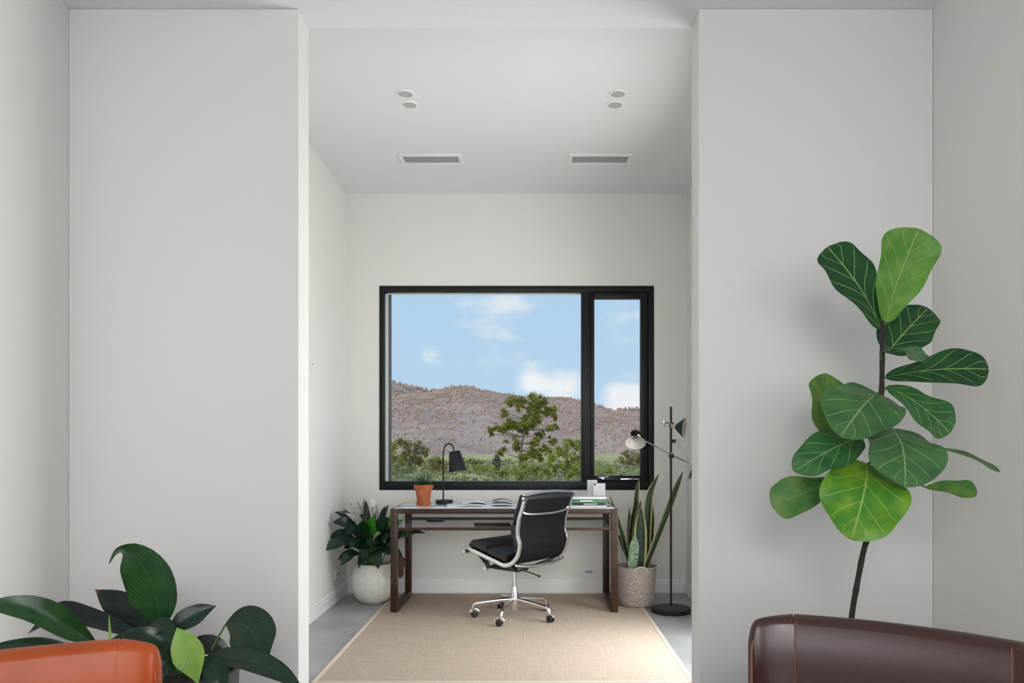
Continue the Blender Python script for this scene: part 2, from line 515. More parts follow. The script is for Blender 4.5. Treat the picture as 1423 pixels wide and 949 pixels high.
struct('floor', MB().span(-4.6, 3.6, -1.7, 6.33, -.15, 0), 'concrete')
cf = MB().span(-4.6, 3.6, 2.1, YI, ZF, ZF + .45); cf.span(-4.6, 3.6, -1.7, 2.1, 3.55, 3.70); cf.span(-4.6, 3.6, 2.0, 2.1, ZF, 3.55)
struct('ceiling', cf, 'ceiling_paint')
struct('ceiling', MB().span(-1.75, 1.5, YI, 6.33, ZC, ZC + .29), 'ceiling_paint')

# window opening of the back wall
WX0, WX1, WZ0, WZ1 = -1.230, .976, .821, 2.461
wb = MB()
for (x0, x1, z0, z1) in ((XL - .25, WX0, 0, ZC), (WX1, XR + .25, 0, ZC), (WX0, WX1, 0, WZ0), (WX0, WX1, WZ1, ZC)):
    wb.span(x0, x1, YB, YB + .12, z0, z1)
struct('wall_back', wb, 'wall_paint')
we = MB()
for (x0, x1, z0, z1) in ((XL - .25, -1.185, 0, ZC), (.95, XR + .25, 0, ZC), (-1.185, .95, 0, .79), (-1.185, .95, 2.459, ZC)):
    we.span(x0, x1, YB + .12, YB + .29, z0, z1)
struct('wall_outer_back', we, 'render_outside')
struct('wall_left', MB().span(XL - .16, XL, YI, YB, 0, ZC), 'wall_paint')
wr = MB()
DY0, DY1, DZ = 3.45, 4.75, 2.25
for (y0, y1, z0, z1) in ((YI, DY0, 0, ZC), (DY1, YB, 0, ZC), (DY0, DY1, DZ, ZC)):
    wr.span(XR, XR + .16, y0, y1, z0, z1)
struct('wall_right', wr, 'wall_paint')
struct('wall_partition_left', MB().span(AL, JL, YP, YI, 0, ZF, .006), 'wall_paint')
struct('wall_partition_right', MB().span(JR, AR, YP, YI, 0, ZF, .006), 'wall_paint')
struct('wall_front_left', MB().span(AL - .15, AL, .9, YI, 0, 3.55), 'wall_paint')
struct('wall_front_right', MB().span(AR, AR + .15, .9, YI, 0, 3.55), 'wall_paint')
struct('wall_return_left', MB().span(-4.6, AL - .15, .9, 1.05, 0, 3.55), 'wall_paint')
struct('wall_return_right', MB().span(AR + .15, 3.5, .9, 1.05, 0, 3.55), 'wall_paint')
struct('wall_far_left', MB().span(-4.6, -4.5, -1.7, .9, 0, 3.55), 'wall_paint')
struct('wall_far_right', MB().span(3.5, 3.6, -1.7, .9, 0, 3.55), 'wall_paint')
rr = MB()
for (x0, x1, z0, z1) in ((-4.6, -2.3, 0, 3.55), (2.3, 3.6, 0, 3.55), (-2.3, 2.3, 0, .1), (-2.3, 2.3, 2.95, 3.55)):
    rr.span(x0, x1, -1.7, -1.6, z0, z1)
struct('wall_rear', rr, 'wall_paint')

# baseboards: stepped skirting profile
SK = [(0, 0), (.018, 0), (.018, .070), (.014, .076), (.014, .090), (.006, .104), (0, .104)]
struct('baseboard_back', MB().prism(SK, (0, -1, 0), (0, 0, 1), (XR - XL, 0, 0), (XL, YB, 0)), 'trim_paint', ang=.3)
struct('baseboard_left', MB().prism(SK, (1, 0, 0), (0, 0, 1), (0, YB - YI, 0), (XL, YI, 0)), 'trim_paint', ang=.3)
struct('baseboard_right', MB().prism(SK, (-1, 0, 0), (0, 0, 1), (0, YB - DY1 - .05, 0), (XR, DY1 + .05, 0)), 'trim_paint', ang=.3)

# --- the picture window
wy0, wy1 = YB - .004, YB + .085
wf = MB()
wf.span(WX0, WX0 + .040, wy0, wy1, WZ0, WZ1, .004); wf.span(WX1 - .045, WX1, wy0, wy1, WZ0, WZ1, .004)
wf.span(WX0 + .04, WX1 - .045, wy0, wy1, WZ0, WZ0 + .070, .004); wf.span(WX0 + .04, WX1 - .045, wy0, wy1, WZ1 - .048, WZ1, .004)
MX0, MX1 = .392, .462
wf.span(MX0, MX1, wy0, wy1, WZ0 + .07, WZ1 - .048, .004)
win = struct('window_1', wf, 'window_black')
sx0, sx1, sz0, sz1 = MX1, WX1 - .045, WZ0 + .07, WZ1 - .048
sa = MB(); s0, s1 = YB + .012, YB + .07
sa.span(sx0 + .002, sx0 + .036, s0, s1, sz0, sz1, .004); sa.span(sx1 - .062, sx1 - .002, s0, s1, sz0, sz1, .004)
sa.span(sx0 + .036, sx1 - .062, s0, s1, sz0, sz0 + .046, .004); sa.span(sx0 + .036, sx1 - .062, s0, s1, sz1 - .052, sz1, .004)
sash = sa.build('sash', 'window_black', win)
MB().span(WX0 + .04, MX0, YB + .040, YB + .046, WZ0 + .07, WZ1 - .048).build('pane', 'glass', win, smooth=False)
MB().span(sx0 + .036, sx1 - .062, YB + .040, YB + .046, sz0 + .046, sz1 - .052).build('pane', 'glass', sash, smooth=False)
bd = MB()  # bead widened and kept pale to imitate the lit outer reveal
bd.span(WX0 + .040, WX0 + .058, YB + .05, YB + .08, WZ0 + .07, WZ1 - .05); bd.span(WX0 + .04, MX0, YB + .05, YB + .08, WZ1 - .056, WZ1 - .05)
bd.build('lit_reveal_bead', 'trim_paint', win)['label'] = 'pale bead imitating the lit outer reveal, left and top of the fixed pane'
# winder of the awning sash: crank box, folding crank and chain bar
q = P(849, 665, YB); wz = q.z
wd = MB(); wd.box((q.x - .02, YB - .012, wz - .004), (.12, .026, .022), .006)
wnd = wd.build('winder', 'black_plastic', win); wnd['label'] = 'black sash winder on the bottom rail'
MB().tube([(q.x - .06, YB - .03, wz + .002), (q.x - .10, YB - .034, wz + .012), (q.x - .022, YB - .036, wz + .014)], .005, 8).build('winder_crank', 'polished_alloy', wnd)
MB().tube(catmull([(q.x + .066, YB - .015, wz - .0), (q.x + .066, YB - .016, wz + .028), (q.x + .088, YB - .016, wz + .028), (q.x + .088, YB - .015, wz)], 12), .0035, 6).build('winder_catch', 'black_plastic', wnd)
MB().box((q.x + .15, YB - .004, wz - .004), (.15, .008, .012), .002).build('keeper_bar', 'polished_alloy', wnd)

# glazed side door of the office, only its edge can be seen past the wing wall
dr = MB()
for (y0, y1, z0, z1) in ((DY0, DY0 + .06, 0, DZ), (DY1 - .06, DY1, 0, DZ), (DY0 + .06, DY1 - .06, DZ - .06, DZ), (DY0 + .06, DY1 - .06, 0, .07)):
    dr.span(XR + .02, XR + .10, y0, y1, z0, z1, .003)
door = struct('door_1', dr, 'window_black')
MB().span(XR + .055, XR + .061, DY0 + .06, DY1 - .06, .07, DZ - .06).build('pane', 'glass', door, smooth=False)


# --- ceiling fittings
def downlight(x, y, label):
    t = thing('downlight', label, 'downlight', (x, y, ZC), group='recessed ceiling downlights')
    MB().lathe([(.040, -.001), (.042, -.006), (.050, -.006), (.054, -.002), (.054, .0)], (x, y, ZC), 32).build('trim_ring', 'trim_paint', t)
    MB().lathe([(0, -.0015), (.030, -.0015), (.042, -.004)], (x, y, ZC), 32).build('lens', 'lens_grey', t)
    return t


for x, nm in ((-.731, 'left'), (.489, 'right')):
    for y, w in ((4.32, 'front'), (4.46, 'rear')):
        downlight(x, y, f'round recessed downlight, {w} one of the {nm} ceiling pair')


def vent(x0, x1, y0, y1, side):
    t = thing('ceiling_vent', f'long slotted air vent in the ceiling on the {side}', 'air vent', ((x0 + x1) / 2, (y0 + y1) / 2, ZC), group='ceiling air vents')
    f = MB(); b = .028; z0, z1 = ZC - .008, ZC
    f.span(x0 - b, x1 + b, y0 - b - .012, y0, z0, z1, .002); f.span(x0 - b, x1 + b, y1, y1 + b, z0, z1, .002)
    f.span(x0 - b, x0, y0, y1, z0, z1, .002); f.span(x1, x1 + b, y0, y1, z0, z1, .002)
    f.build('frame', 'trim_paint', t)
    MB().span(x0, x1, y0, y1, ZC - .0012, ZC).build('backing', 'grille', t)
    R = Matrix.Rotation(.6, 3, 'X'); first = None
    for k in range(6):
        y = y0 + (k + .5) * (y1 - y0) / 6
        if first is None:
            first = MB().box((0, 0, 0), (x1 - x0, .014, .0016), 0, R).build('slat', 'grille', t, local=True); o = first
        else:
            o = first.copy(); C.objects.link(o); o.parent = t
        o.location = (0, y - (y0 + y1) / 2, -.006)


vent(-.907, -.52, 5.25, 5.365, 'left')
vent(.28, .67, 5.25, 5.365, 'right')

# --- wall fittings
q = P(817, 795, YB)
o = thing('power_outlet', 'white double power outlet on the back wall under the desk', 'outlet', (q.x, YB, q.z))
MB().box((q.x, YB - .004, q.z), (.108, .009, .058), .003).build('plate', 'trim_paint', o)
MB().box((q.x + .006, YB - .011, q.z + .006), (.06, .008, .022), .002).build('socket_block', 'grey_plastic', o)
q = Vector((XL, 5.72, .20))
o = thing('power_outlet', 'white power outlet on the left wall beside the lily pot', 'outlet', q)
MB().box(q + Vector((.004, 0, 0)), (.009, .11, .072), .003).build('plate', 'trim_paint', o)
MB().box(q + Vector((.011, 0, .006)), (.007, .06, .02), .002).build('socket_block', 'grey_plastic', o)
q = Vector((XL, 5.055, 1.72))
o = thing('wall_sensor', 'tiny white sensor on the left office wall beside the entrance edge', 'sensor', q)
MB().box(q + Vector((.006, 0, 0)), (.013, .06, .05), .004).build('housing', 'trim_paint', o)
MB().box(q + Vector((.014, 0, .005)), (.004, .02, .012), .001).build('lens', 'grey_plastic', o)

# ------------------------------------------------------------------ rug
RX0, RX1, RY0, RY1 = -1.10, .808, 3.725, 5.968
rug = thing('rug', 'natural jute rug with pale bound edges under the desk and office chair', 'rug', ((RX0 + RX1) / 2, (RY0 + RY1) / 2, 0))
MB().span(RX0 + .025, RX1 - .025, RY0 + .025, RY1 - .025, 0, .008, .002).build('pile', 'jute', rug)
for k, (x0, x1, y0, y1) in enumerate(((RX0, RX0 + .028, RY0, RY1), (RX1 - .028, RX1, RY0, RY1), (RX0 + .028, RX1 - .028, RY0, RY0 + .028), (RX0 + .028, RX1 - .028, RY1 - .028, RY1))):
    MB().span(x0, x1, y0, y1, 0, .0095, .003).build('edge_binding', 'rug_edge', rug)
RT = .0085

# ------------------------------------------------------------------ desk
DX0, DX1, DF, DB, DT = (542.5 - VX) * 5.28 / F, (859 - VX) * 5.28 / F, 5.28, 5.93, .736
desk = thing('desk', 'walnut desk with loop legs, white top and a lower shelf', 'desk', ((DX0 + DX1) / 2, (DF + DB) / 2, 0))
LW = .048
for sx in (DX0, DX1 - LW):
    m = MB()
    m.span(sx, sx + LW, DF, DF + .048, RT, DT, .003); m.span(sx, sx + LW, DB - .048, DB, RT, DT, .003)
    m.span(sx, sx + LW, DF + .048, DB - .048, RT, RT + .036, .003); m.span(sx, sx + LW, DF + .048, DB - .048, DT - .036, DT, .003)
    m.build('leg_frame', 'walnut', desk)
m = MB()
m.span(DX0 + LW, DX1 - LW, DF, DF + .04, DT - .036, DT, .003); m.span(DX0 + LW, DX1 - LW, DB - .04, DB, DT - .036, DT, .003)
m.build('top_frame', 'walnut', desk)
MB().span(DX0 + .020, DX1 - .020, DF + .012, DB - .012, DT, DT + .0035, .001).build('tabletop', 'white_laminate', desk)
SZ = .604
MB().span(DX0 + LW, DX1 - LW, DF + .004, DF + .022, SZ - .020, SZ, .002).build('shelf_edge', 'walnut', desk)
MB().span(DX0 + LW, DX1 - LW, DF + .022, DB - .02, SZ - .018, SZ - .0005).build('shelf', 'white_laminate', desk)
MB().span(DX0 + LW, DX1 - LW, DB - .02, DB - .004, SZ - .02, SZ + .010, .002).build('shelf_rail', 'walnut', desk)
TT = DT + .0035

# flat dark slabs on the lower shelf, built in the closed book shape
def closed_book(name, label, cat, c, sx, sy, h, rz, cover, group=None, spine=None):
    t = thing(name, label, cat, c, rz, group)
    MB().box((0, 0, h / 2), (sx - .006, sy - .006, h - .004), .0005).build('pages', 'paper', t, local=True)
    m = MB(); m.box((0, 0, .0015), (sx, sy, .003), .0008); m.box((0, 0, h - .0015), (sx, sy, .003), .0008)
    m.box((0, -sy / 2 + .0015, h / 2), (sx, .003, h), .0008)
    m.build('cover', cover, t, local=True)
    if spine: 
        m = MB()
        for (x0, w) in spine: m.box((x0, -sy / 2 - .0004, h / 2), (w, .001, h * .30))
        m.build('spine_lettering', 'book_white', t, local=True)['label'] = 'pale lettering along the spine'
    return t


q = P(684, 728, 5.45)
closed_book('dark_slab', 'thin dark flat slab lying on the desk shelf beside the chair back', 'dark_slab', (q.x, 5.46, SZ), .26, .17, .008, .1, 'book_black')
q = P(606, 722, 5.8)
closed_book('dark_slab', 'small dark flat slab on the desk shelf below the table lamp', 'dark_slab', (q.x, 5.78, SZ), .12, .09, .008, -.1, 'book_black')

# --- potted succulent
q = P(588.5, 700, 5.56); bx, by = q.x, 5.56
t = thing('potted_succulent', 'spiky green succulent in a terracotta pot with saucer on the desk', 'potted plant', (bx, by, TT))
MB().lathe([(0, 0), (.047, 0), (.053, .006), (.056, .020), (.052, .020), (.048, .010), (0, .010)], (bx, by, TT), 36).build('saucer', 'terracotta', t)
MB().lathe([(0, .010), (.043, .010), (.044, .013), (.060, .118), (.069, .119), (.071, .124), (.072, .148), (.069, .151), (.063, .150), (.060, .136), (0, .136)], (bx, by, TT), 36).build('pot', 'terracotta', t)
MB().lathe([(0, .143), (.03, .142), (.061, .138)], (bx, by, TT), 24).build('soil', 'soil', t)
rnd = random.Random(4)
for k in range(30):
    a = k * 2.39996; e = .12 + .95 * (k / 30) ** .8
    ln = .085 + .02 * rnd.random()
    d = Vector((math.cos(a) * math.cos(e), math.sin(a) * math.cos(e), math.sin(e)))
    b0 = Vector((bx, by, TT + .142)) + Vector((math.cos(a), math.sin(a), 0)) * .010
    p1 = b0 + d * ln * .5; p2 = b0 + d * ln + Vector((0, 0, .012))
    add_leaf(t, [b0, p1, p2], .017, Vector((0, 0, 1)) * .8 - Vector((math.cos(a), math.sin(a), 0)) * .5, 'succulent', 'spike', n=7, half=2, fold=.5)

# --- table lamp
q = P(617.5, 699, 5.78); lx, ly = q.x, 5.78
t = thing('table_lamp', 'black desk lamp with curved neck and tapered shade in front of the window', 'table lamp', (lx, ly, TT))
MB().lathe([(0, 0), (.064, 0), (.067, .003), (.067, .019), (.064, .022), (0, .022)], (lx, ly, TT), 40).build('base', 'black_metal', t)
S = 5.78 / F
neck = [P(616, 697, ly), P(616, 670, ly), P(616, 640, ly), P(616.2, 629, ly), P(618.5, 620, ly), P(623.5, 616.4, ly), P(628.5, 619, ly), P(631, 626, ly), P(631.6, 631, ly)]
MB().tube(catmull(neck, 40), .0062, 10).build('neck', 'black_metal', t)
top, bot = P(631.8, 627, ly), P(636.3, 655, ly - .01)
ax = (bot - top).normalized(); M3 = ax.to_track_quat('Z', 'Y').to_matrix(); hh = (bot - top).length
sh = MB().lathe([(0, .0), (.040, .0), (.0435, .004), (.071, hh), (.068, hh), (.041, .006)], top, 40, M3).build('shade', 'black_metal', t)
MB().lathe([(0, .007), (.0395, .007), (.0672, hh - .001)], top, 40, M3).build('shade_lining', 'shade_inner', sh)['label'] = 'pale inside of the lamp shade'
MB().lathe([(0, .03), (.02, .03), (.028, .06), (.024, .085), (0, .097)], top, 20, M3).build('bulb', 'white_card', t)

# --- open magazine
q = P(678, 702, 5.55)
t = thing('open_book', 'open magazine with curling white pages lying on the desk', 'magazine', (q.x, 5.56, TT), .12)


def page_mb(sgn, w, lift, tipz, h=.23, y0=-.115, skew=0.0):
    rows = []
    for i in range(13):
        s = i / 12
        x = sgn * w * s; z = lift * math.sin(PI * min(1, s * 1.15)) ** .8 * (1 - s * .5) + tipz * s ** 2 + .002
        rows.append([(x + skew * (j / 4), y0 + h * j / 4, z + tipz * .3 * s * (j / 4)) for j in range(5)])
    up = rows; lo = [[(p[0], p[1], max(0, p[2] - .005)) for p in r] for r in rows]
    mb = MB().grid(up)
    mb.grid(lo)
    k = 5; n = 13; o2 = n * k
    for i in range(n - 1):
        for j in (0, k - 1):
            mb.f.append((i * k + j, (i + 1) * k + j, o2 + (i + 1) * k + j, o2 + i * k + j))
    for j in range(k - 1):
        mb.f.append(((n - 1) * k + j, (n - 1) * k + j + 1, o2 + (n - 1) * k + j + 1, o2 + (n - 1) * k + j))
        mb.f.append((j, j + 1, o2 + j + 1, o2 + j))
    return mb


page_mb(-1, .30, .012, .002).build('left_pages', 'paper', t, local=True)
page_mb(1, .21, .018, .006).build('right_pages', 'paper', t, local=True)
page_mb(-1, .19, .036, .020, h=.20, y0=-.055).build('lifted_page', 'paper', t, local=True)
m = MB(); m.box((.11, -.02, .0205), (.15, .15, .001)); 
rows = [[(.035 + .15 * i / 6, -.10 + .19 * j / 3, .0235 + .018 * math.sin(PI * min(1, (.035 + .15 * i / 6) / .21 * 1.15)) ** .8 * .55 + .012 * math.sin(PI * i / 6)) for j in range(4)] for i in range(7)]  # thin dark sheet laid over the right page
MB().grid(rows).build('dark_sheet', 'sheet_grey', t, local=True)['label'] = 'dark grey sheet over the right page'

# --- stack of books, card and box at the right end
q = P(818, 703, 5.47); sxx, syy = q.x, 5.50
closed_book('book', 'pale magazine at the bottom of the book stack on the desk', 'magazine', (sxx - .01, syy - .02, TT), .265, .20, .010, .02, 'book_white', 'books stacked on the desk')
closed_book('book', 'black book with a pale page edge under the green book', 'book', (sxx, syy, TT + .010), .235, .17, .018, .0, 'book_black', 'books stacked on the desk', [(.01, .10)])
closed_book('book', 'green book in the stack between the black and the top white book', 'book', (sxx - .002, syy, TT + .028), .235, .17, .026, .015, 'book_green', 'books stacked on the desk', [(-.02, .09)])
closed_book('book', 'white book lying on top of the stack on the desk', 'book', (sxx, syy + .005, TT + .054), .255, .18, .016, -.02, 'book_white', 'books stacked on the desk')
q = P(823, 690, 5.86)
t = thing('tent_card', 'tall white folded card standing behind the books by the window', 'card', (q.x, 5.86, TT))
hc = .911 - TT
m = MB(); R1 = Matrix.Rotation(.16, 3, 'X')
rowsA = [[(-.038, -.035, 0), (.038, -.035, 0)], [(-.038, 0, hc), (.038, 0, hc)], [(-.038, .05, 0), (.038, .05, 0)]]
a = MB()
a.prism([(-.036, 0), (-.033, 0), (0, hc - .004), (.047, 0), (.050, 0), (.0, hc)], (0, 1, 0), (0, 0, 1), (.078, 0, 0), (-.039, 0, 0))
a.build('card', 'white_card', t, local=True, ang=.3)
q = P(832.5, 690, 5.78)
t = thing('white_box', 'small white upright box with a dark dot behind the books', 'box', (q.x, 5.78, TT))
MB().box((0, 0, .075), (.094, .04, .15), .003).build('body', 'white_card', t, local=True)
MB().lathe([(0, 0), (.007, 0), (.006, .002), (0, .002)], (-.034, -.02, .141), 14, Matrix.Rotation(PI / 2, 3, 'X')).build('dot', 'black_plastic', t, local=True)
pts = [P(841, 694, 5.6), P(846, 695, 5.55), P(847, 699, 5.5), P(843, 700, 5.46), P(845, 703, 5.40)]
for k, p in enumerate(pts): p.z = TT + .003 + (.02 if k == 1 else .035 if k == 0 else 0)
tag(MB().tube(catmull(pts, 24), .0022, 6).build('cable', 'black_plastic'), 'thin dark cable curling beside the book stack on the desk', 'cable')

# ------------------------------------------------------------------ office chair (local: y forward, x to the sitter's right)
CH = math.radians(50)
chair = thing('office_chair', 'black leather swivel chair with polished frame at the desk', 'chair', (-.125, 5.15, 0), CH)
prof = [(.20, .473), (.14, .469), (.043, .444), (-.06, .418), (-.125, .403), (-.177, .413), (-.212, .436), (-.245, .478), (-.262, .545), (-.244, .61), (-.253, .697), (-.283, .775), (-.31, .855)]
path = [Vector((0, y, z)) for y, z in prof]
dense = catmull(path, 60)
HWC = .245


def rail(x):
    m = MB(); rows = []
    for i, p in enumerate(dense):
        T = (dense[min(i + 1, 59)] - dense[max(i - 1, 0)]).normalized()
        Nn = Vector((0, -T.z, T.y)) * -1
        w, h = .0075, .0135
        row = []
        for (a, b) in ((-1, -.6), (-.6, -1), (.6, -1), (1, -.6), (1, .6), (.6, 1), (-.6, 1), (-1, .6), (-1, -.6)):
            row.append(p + Vector((x + a * w, 0, 0)) + Nn * b * h)
        rows.append(row)
    m.grid(rows)
    return m


for sx in (-1, 1): rail(sx * HWC).build('side_rail', 'polished_alloy', chair, local=True, ang=1.0)


def sling(i0, i1, off0, th, hw, edge=.02, cross=21, dome=.3):
    """pad that follows the side rails between samples i0..i1, off0 in front of them, th thick"""
    rows_t = []; rows_b = []
    n = i1 - i0 + 1
    for k in range(n):
        i = i0 + k; p = dense[i]
        T = (dense[min(i + 1, 59)] - dense[max(i - 1, 0)]).normalized()
        Nf = Vector((0, T.z, -T.y))
        if Nf.y < 0 and abs(Nf.y) > abs(Nf.z): Nf = -Nf
        if Nf.z < 0 and abs(Nf.z) >= abs(Nf.y): Nf = -Nf
        # distance from either end along the strip
        e = min(k, n - 1 - k) / max(1, n - 1) * 2
        ee = min(1, e * (n / 3.2)); rnde = math.sqrt(max(0, 1 - (1 - ee) ** 2))
        rt = []; rb = []
        for j in range(cross):
            u = -1 + 2 * j / (cross - 1)
            ue = min(1, (1 - abs(u)) / .10); rndu = math.sqrt(max(0, 1 - (1 - ue) ** 2))
            s = max(.08, rnde * rndu)
            mid = off0 + th * .5
            rt.append(p + Vector((u * hw, 0, 0)) + Nf * (mid + th * .5 * s))
            rb.append(p + Vector((u * hw, 0, 0)) + Nf * (mid - th * .5 * s))
        rows_t.append(rt); rows_b.append(rb)
    m = MB(); m.grid(rows_t); o = len(m.v); m.grid(rows_b)
    K = cross
    for k in range(n - 1):
        for j in (0, K - 1): m.f.append((k * K + j, (k + 1) * K + j, o + (k + 1) * K + j, o + k * K + j))
    for j in range(K - 1):
        for k in (0, n - 1): m.f.append((k * K + j, k * K + j + 1, o + k * K + j + 1, o + k * K + j))
    return m


sling(1, 59, -.004, .008, HWC - .006, cross=5).build('sling', 'black_mesh', chair, local=True, ang=1.2)
zi = lambda z: min(range(28, 60), key=lambda i: abs(dense[i].z - z))
yi = lambda y: min(range(0, 24), key=lambda i: abs(dense[i].y - y))
sling(1, yi(.03), .006, .066, HWC + .006).build('seat_pad', 'black_leather', chair, local=True, ang=1.2)
sling(yi(.03), yi(-.165), .006, .066, HWC + .006).build('seat_pad', 'black_leather', chair, local=True, ang=1.2)
sling(zi(.475), zi(.675), .006, .07, HWC + .004).build('back_pad', 'black_leather', chair, local=True, ang=1.2)
sling(zi(.685), zi(.858), .006, .06, HWC + .004).build('back_pad', 'black_leather', chair, local=True, ang=1.2)
# head bar and front bar between the rails, with end caps
pt = dense[59]
m = MB().tube(catmull([(-HWC - .005, pt.y + .01, pt.z + .008), (-HWC * .5, pt.y + .012, pt.z + .018), (0, pt.y + .012, pt.z + .022), (HWC * .5, pt.y + .012, pt.z + .018), (HWC + .005, pt.y + .01, pt.z + .008)], 20), .0105, 10)
m.build('head_bar', 'polished_alloy', chair, local=True)
MB().tube([(-HWC - .014, pt.y + .006, pt.z - .010), (HWC + .014, pt.y + .006, pt.z - .010)], .016, 14).build('top_roll', 'black_leather', chair, local=True)
for sx in (-1, 1):
    MB().tube([(sx * (HWC + .013), pt.y + .006, pt.z - .010), (sx * (HWC + .019), pt.y + .006, pt.z - .010)], [.011, .009], 14).build('end_cap', 'polished_alloy', chair, local=True)
pf = dense[0]
MB().tube([(-HWC - .03, pf.y + .005, pf.z - .006), (HWC + .03, pf.y + .005, pf.z - .006)], .013, 14).build('front_bar', 'black_plastic', chair, local=True)
for sx in (-1, 1):
    MB().tube([(sx * (HWC + .029), pf.y + .005, pf.z - .006), (sx * (HWC + .036), pf.y + .005, pf.z - .006)], [.013, .011], 14).build('end_cap', 'polished_alloy', chair, local=True)
pm = dense[zi(.735)]
cross = catmull([(-HWC, pm.y, pm.z + .028), (-HWC + .035, pm.y - .008, pm.z + .004), (-HWC * .5, pm.y - .016, pm.z - .006), (0, pm.y - .018, pm.z - .009), (HWC * .5, pm.y - .016, pm.z - .006), (HWC - .035, pm.y - .008, pm.z + .004), (HWC, pm.y, pm.z + .028)], 30)
MB().tube(cross, .0095, 10).build('back_stretcher', 'polished_alloy', chair, local=True)
ps = dense[yi(-.14)]
MB().tube(catmull([(-HWC, ps.y - .09, ps.z + .008), (-HWC * .5, ps.y - .10, ps.z - .010), (0, ps.y - .10, ps.z - .012), (HWC * .5, ps.y - .10, ps.z - .010), (HWC, ps.y - .09, ps.z + .008)], 20), .009, 10).build('seat_stretcher', 'polished_alloy', chair, local=True)
# tilt mechanism and brackets
m = MB(); m.box((0, .0, .345), (.12, .17, .038), .012); m.box((0, .10, .338), (.07, .16, .034), .010)
m.build('mechanism', 'black_plastic', chair, local=True)
for sx in (-1, 1):
    for (ya, yb2) in ((.03, .10), (.11, .13)):
        pr = dense[yi(ya)]
        MB().tube([(sx * (HWC - .01), pr.y, pr.z - .012), (sx * .12, .125, .352), (sx * .04, .10, .345)], .011, 8).build('bracket', 'black_plastic', chair, local=True)
    pr = dense[yi(-.15)]
    MB().tube([(sx * (HWC - .01), pr.y, pr.z - .01), (sx * .11, -.08, .35), (sx * .04, -.04, .348)], .012, 8).build('bracket', 'black_plastic', chair, local=True)
MB().tube([(-.158, .128, .346), (-.128, .128, .347)], [.016, .018], 16).build('tension_knob', 'polished_alloy', chair, local=True)
MB().tube([(-.13, .128, .347), (.13, .128, .347)], .009, 10).build('torsion_bar', 'black_plastic', chair, local=True)
lv = MB().tube([(.01, -.03, .335), (.04, -.10, .318), (.068, -.158, .297)], .0045, 8).build('height_lever', 'black_plastic', chair, local=True)
MB().lathe([(0, -.010), (.007, -.007), (.010, 0), (.007, .007), (0, .010)], (.070, -.163, .295), 14).build('lever_knob', 'black_plastic', lv, local=True)
MB().lathe([(0, .06), (.014, .06), (.014, .35), (0, .35)], (0, 0, 0), 20).build('gas_column', 'chrome', chair, local=True)
MB().lathe([(0, .052), (.020, .052), (.024, .085), (.026, .115), (.023, .16), (.018, .205), (.0165, .215), (0, .215)], (0, 0, 0), 24).build('hub', 'polished_alloy', chair, local=True)
for k in range(5):
    a = math.radians(38 + 72 * k) - CH
    d = Vector((math.cos(a), math.sin(a), 0)); z = Vector((0, 0, 1))
    pa = catmull([d * .012 + z * .130, d * .11 + z * .122, d * .21 + z * .108, d * .255 + z * .101, d * .274 + z * .090, d * .281 + z * .068, d * .283 + z * .05], 22)
    leg = MB().tube(pa, [.0150 - .0045 * i / 21 for i in range(22)], 10, flat=.85).build('base_leg', 'polished_alloy', chair, local=True)
    ca = a + (k * 1.3 + .9); w = Vector((math.cos(ca), math.sin(ca), 0)); side = Vector((-w.y, w.x, 0))
    cc = d * .283 + w * .012 + z * (.024 + RT)
    Mw = side.to_track_quat('Z', 'Y').to_matrix()
    wh = MB()
    for s2 in (-1, 1): wh.lathe([(0, -.007), (.020, -.007), (.024, -.004), (.024, .004), (.020, .007), (0, .007)], cc + side * s2 * .011, 22, Mw)
    cst = wh.build('caster', 'black_plastic', leg, local=True)
    hood = MB(); arc = []
    for i in range(9):
        b = PI * (.12 + .80 * i / 8)
        arc.append((w * math.cos(b) + z * math.sin(b)) * .0275 + cc)
    hood.tube(arc, .0075, 8, flat=1.5, hint=side); hood.tube([d * .283 + z * .052, d * .283 + z * .060], .009, 10)
    hood.build('caster_hood', 'polished_alloy', leg, local=True)

# ------------------------------------------------------------------ floor lamp
fx, fy = (932.4 - VX) * 5.33 / F, 5.33
t = thing('floor_lamp', 'black floor lamp with three small jointed heads in the right corner', 'floor lamp', (fx, fy, 0))
MB().lathe([(0, 0), (.130, 0), (.137, .004), (.138, .030), (.134, .035), (0, .035)], (fx, fy, 0), 48).build('base', 'black_metal', t)
MB().lathe([(0, .035), (.013, .035), (.013, .042), (0, .042)], (fx, fy, 0), 18).build('collar', 'warm_steel', t)
ptop = P(932.4, 565, fy)
MB().tube([(fx, fy, .036), (fx, fy, ptop.z)], .0082, 14).build('pole', 'black_metal', t)


def lamp_head(apex, axis, r, ln, cap=True, lit=True):
    ax = Vector(axis).normalized(); M3 = ax.to_track_quat('Z', 'Y').to_matrix()
    h = MB().lathe([(0, 0), (.012, 0), (.020, .006), (r, ln), (r - .002, ln), (.018, .010)], apex, 32, M3).build('lamp_head', 'black_metal', t)
    MB().lathe([(0, .008), (.0165, .009), (r - .003, ln - .0005)], apex, 32, M3).build('reflector', 'shade_inner', h)['label'] = 'pale inside of the lamp head'
    MB().lathe([(0, .009), (.008, .009), (.013, .022), (.011, .034), (0, .04)], apex, 18, M3).build('bulb', 'warm_steel', h)
    m = MB().lathe([(0, -.030), (.034 if cap else .012, -.030), (.036 if cap else .013, -.022), (.034 if cap else .012, -.018), (.010, -.016), (.010, .002), (0, .002)], apex, 24, M3)
    m.build('socket_cap', 'black_metal' if cap else 'warm_steel', h)
    return h


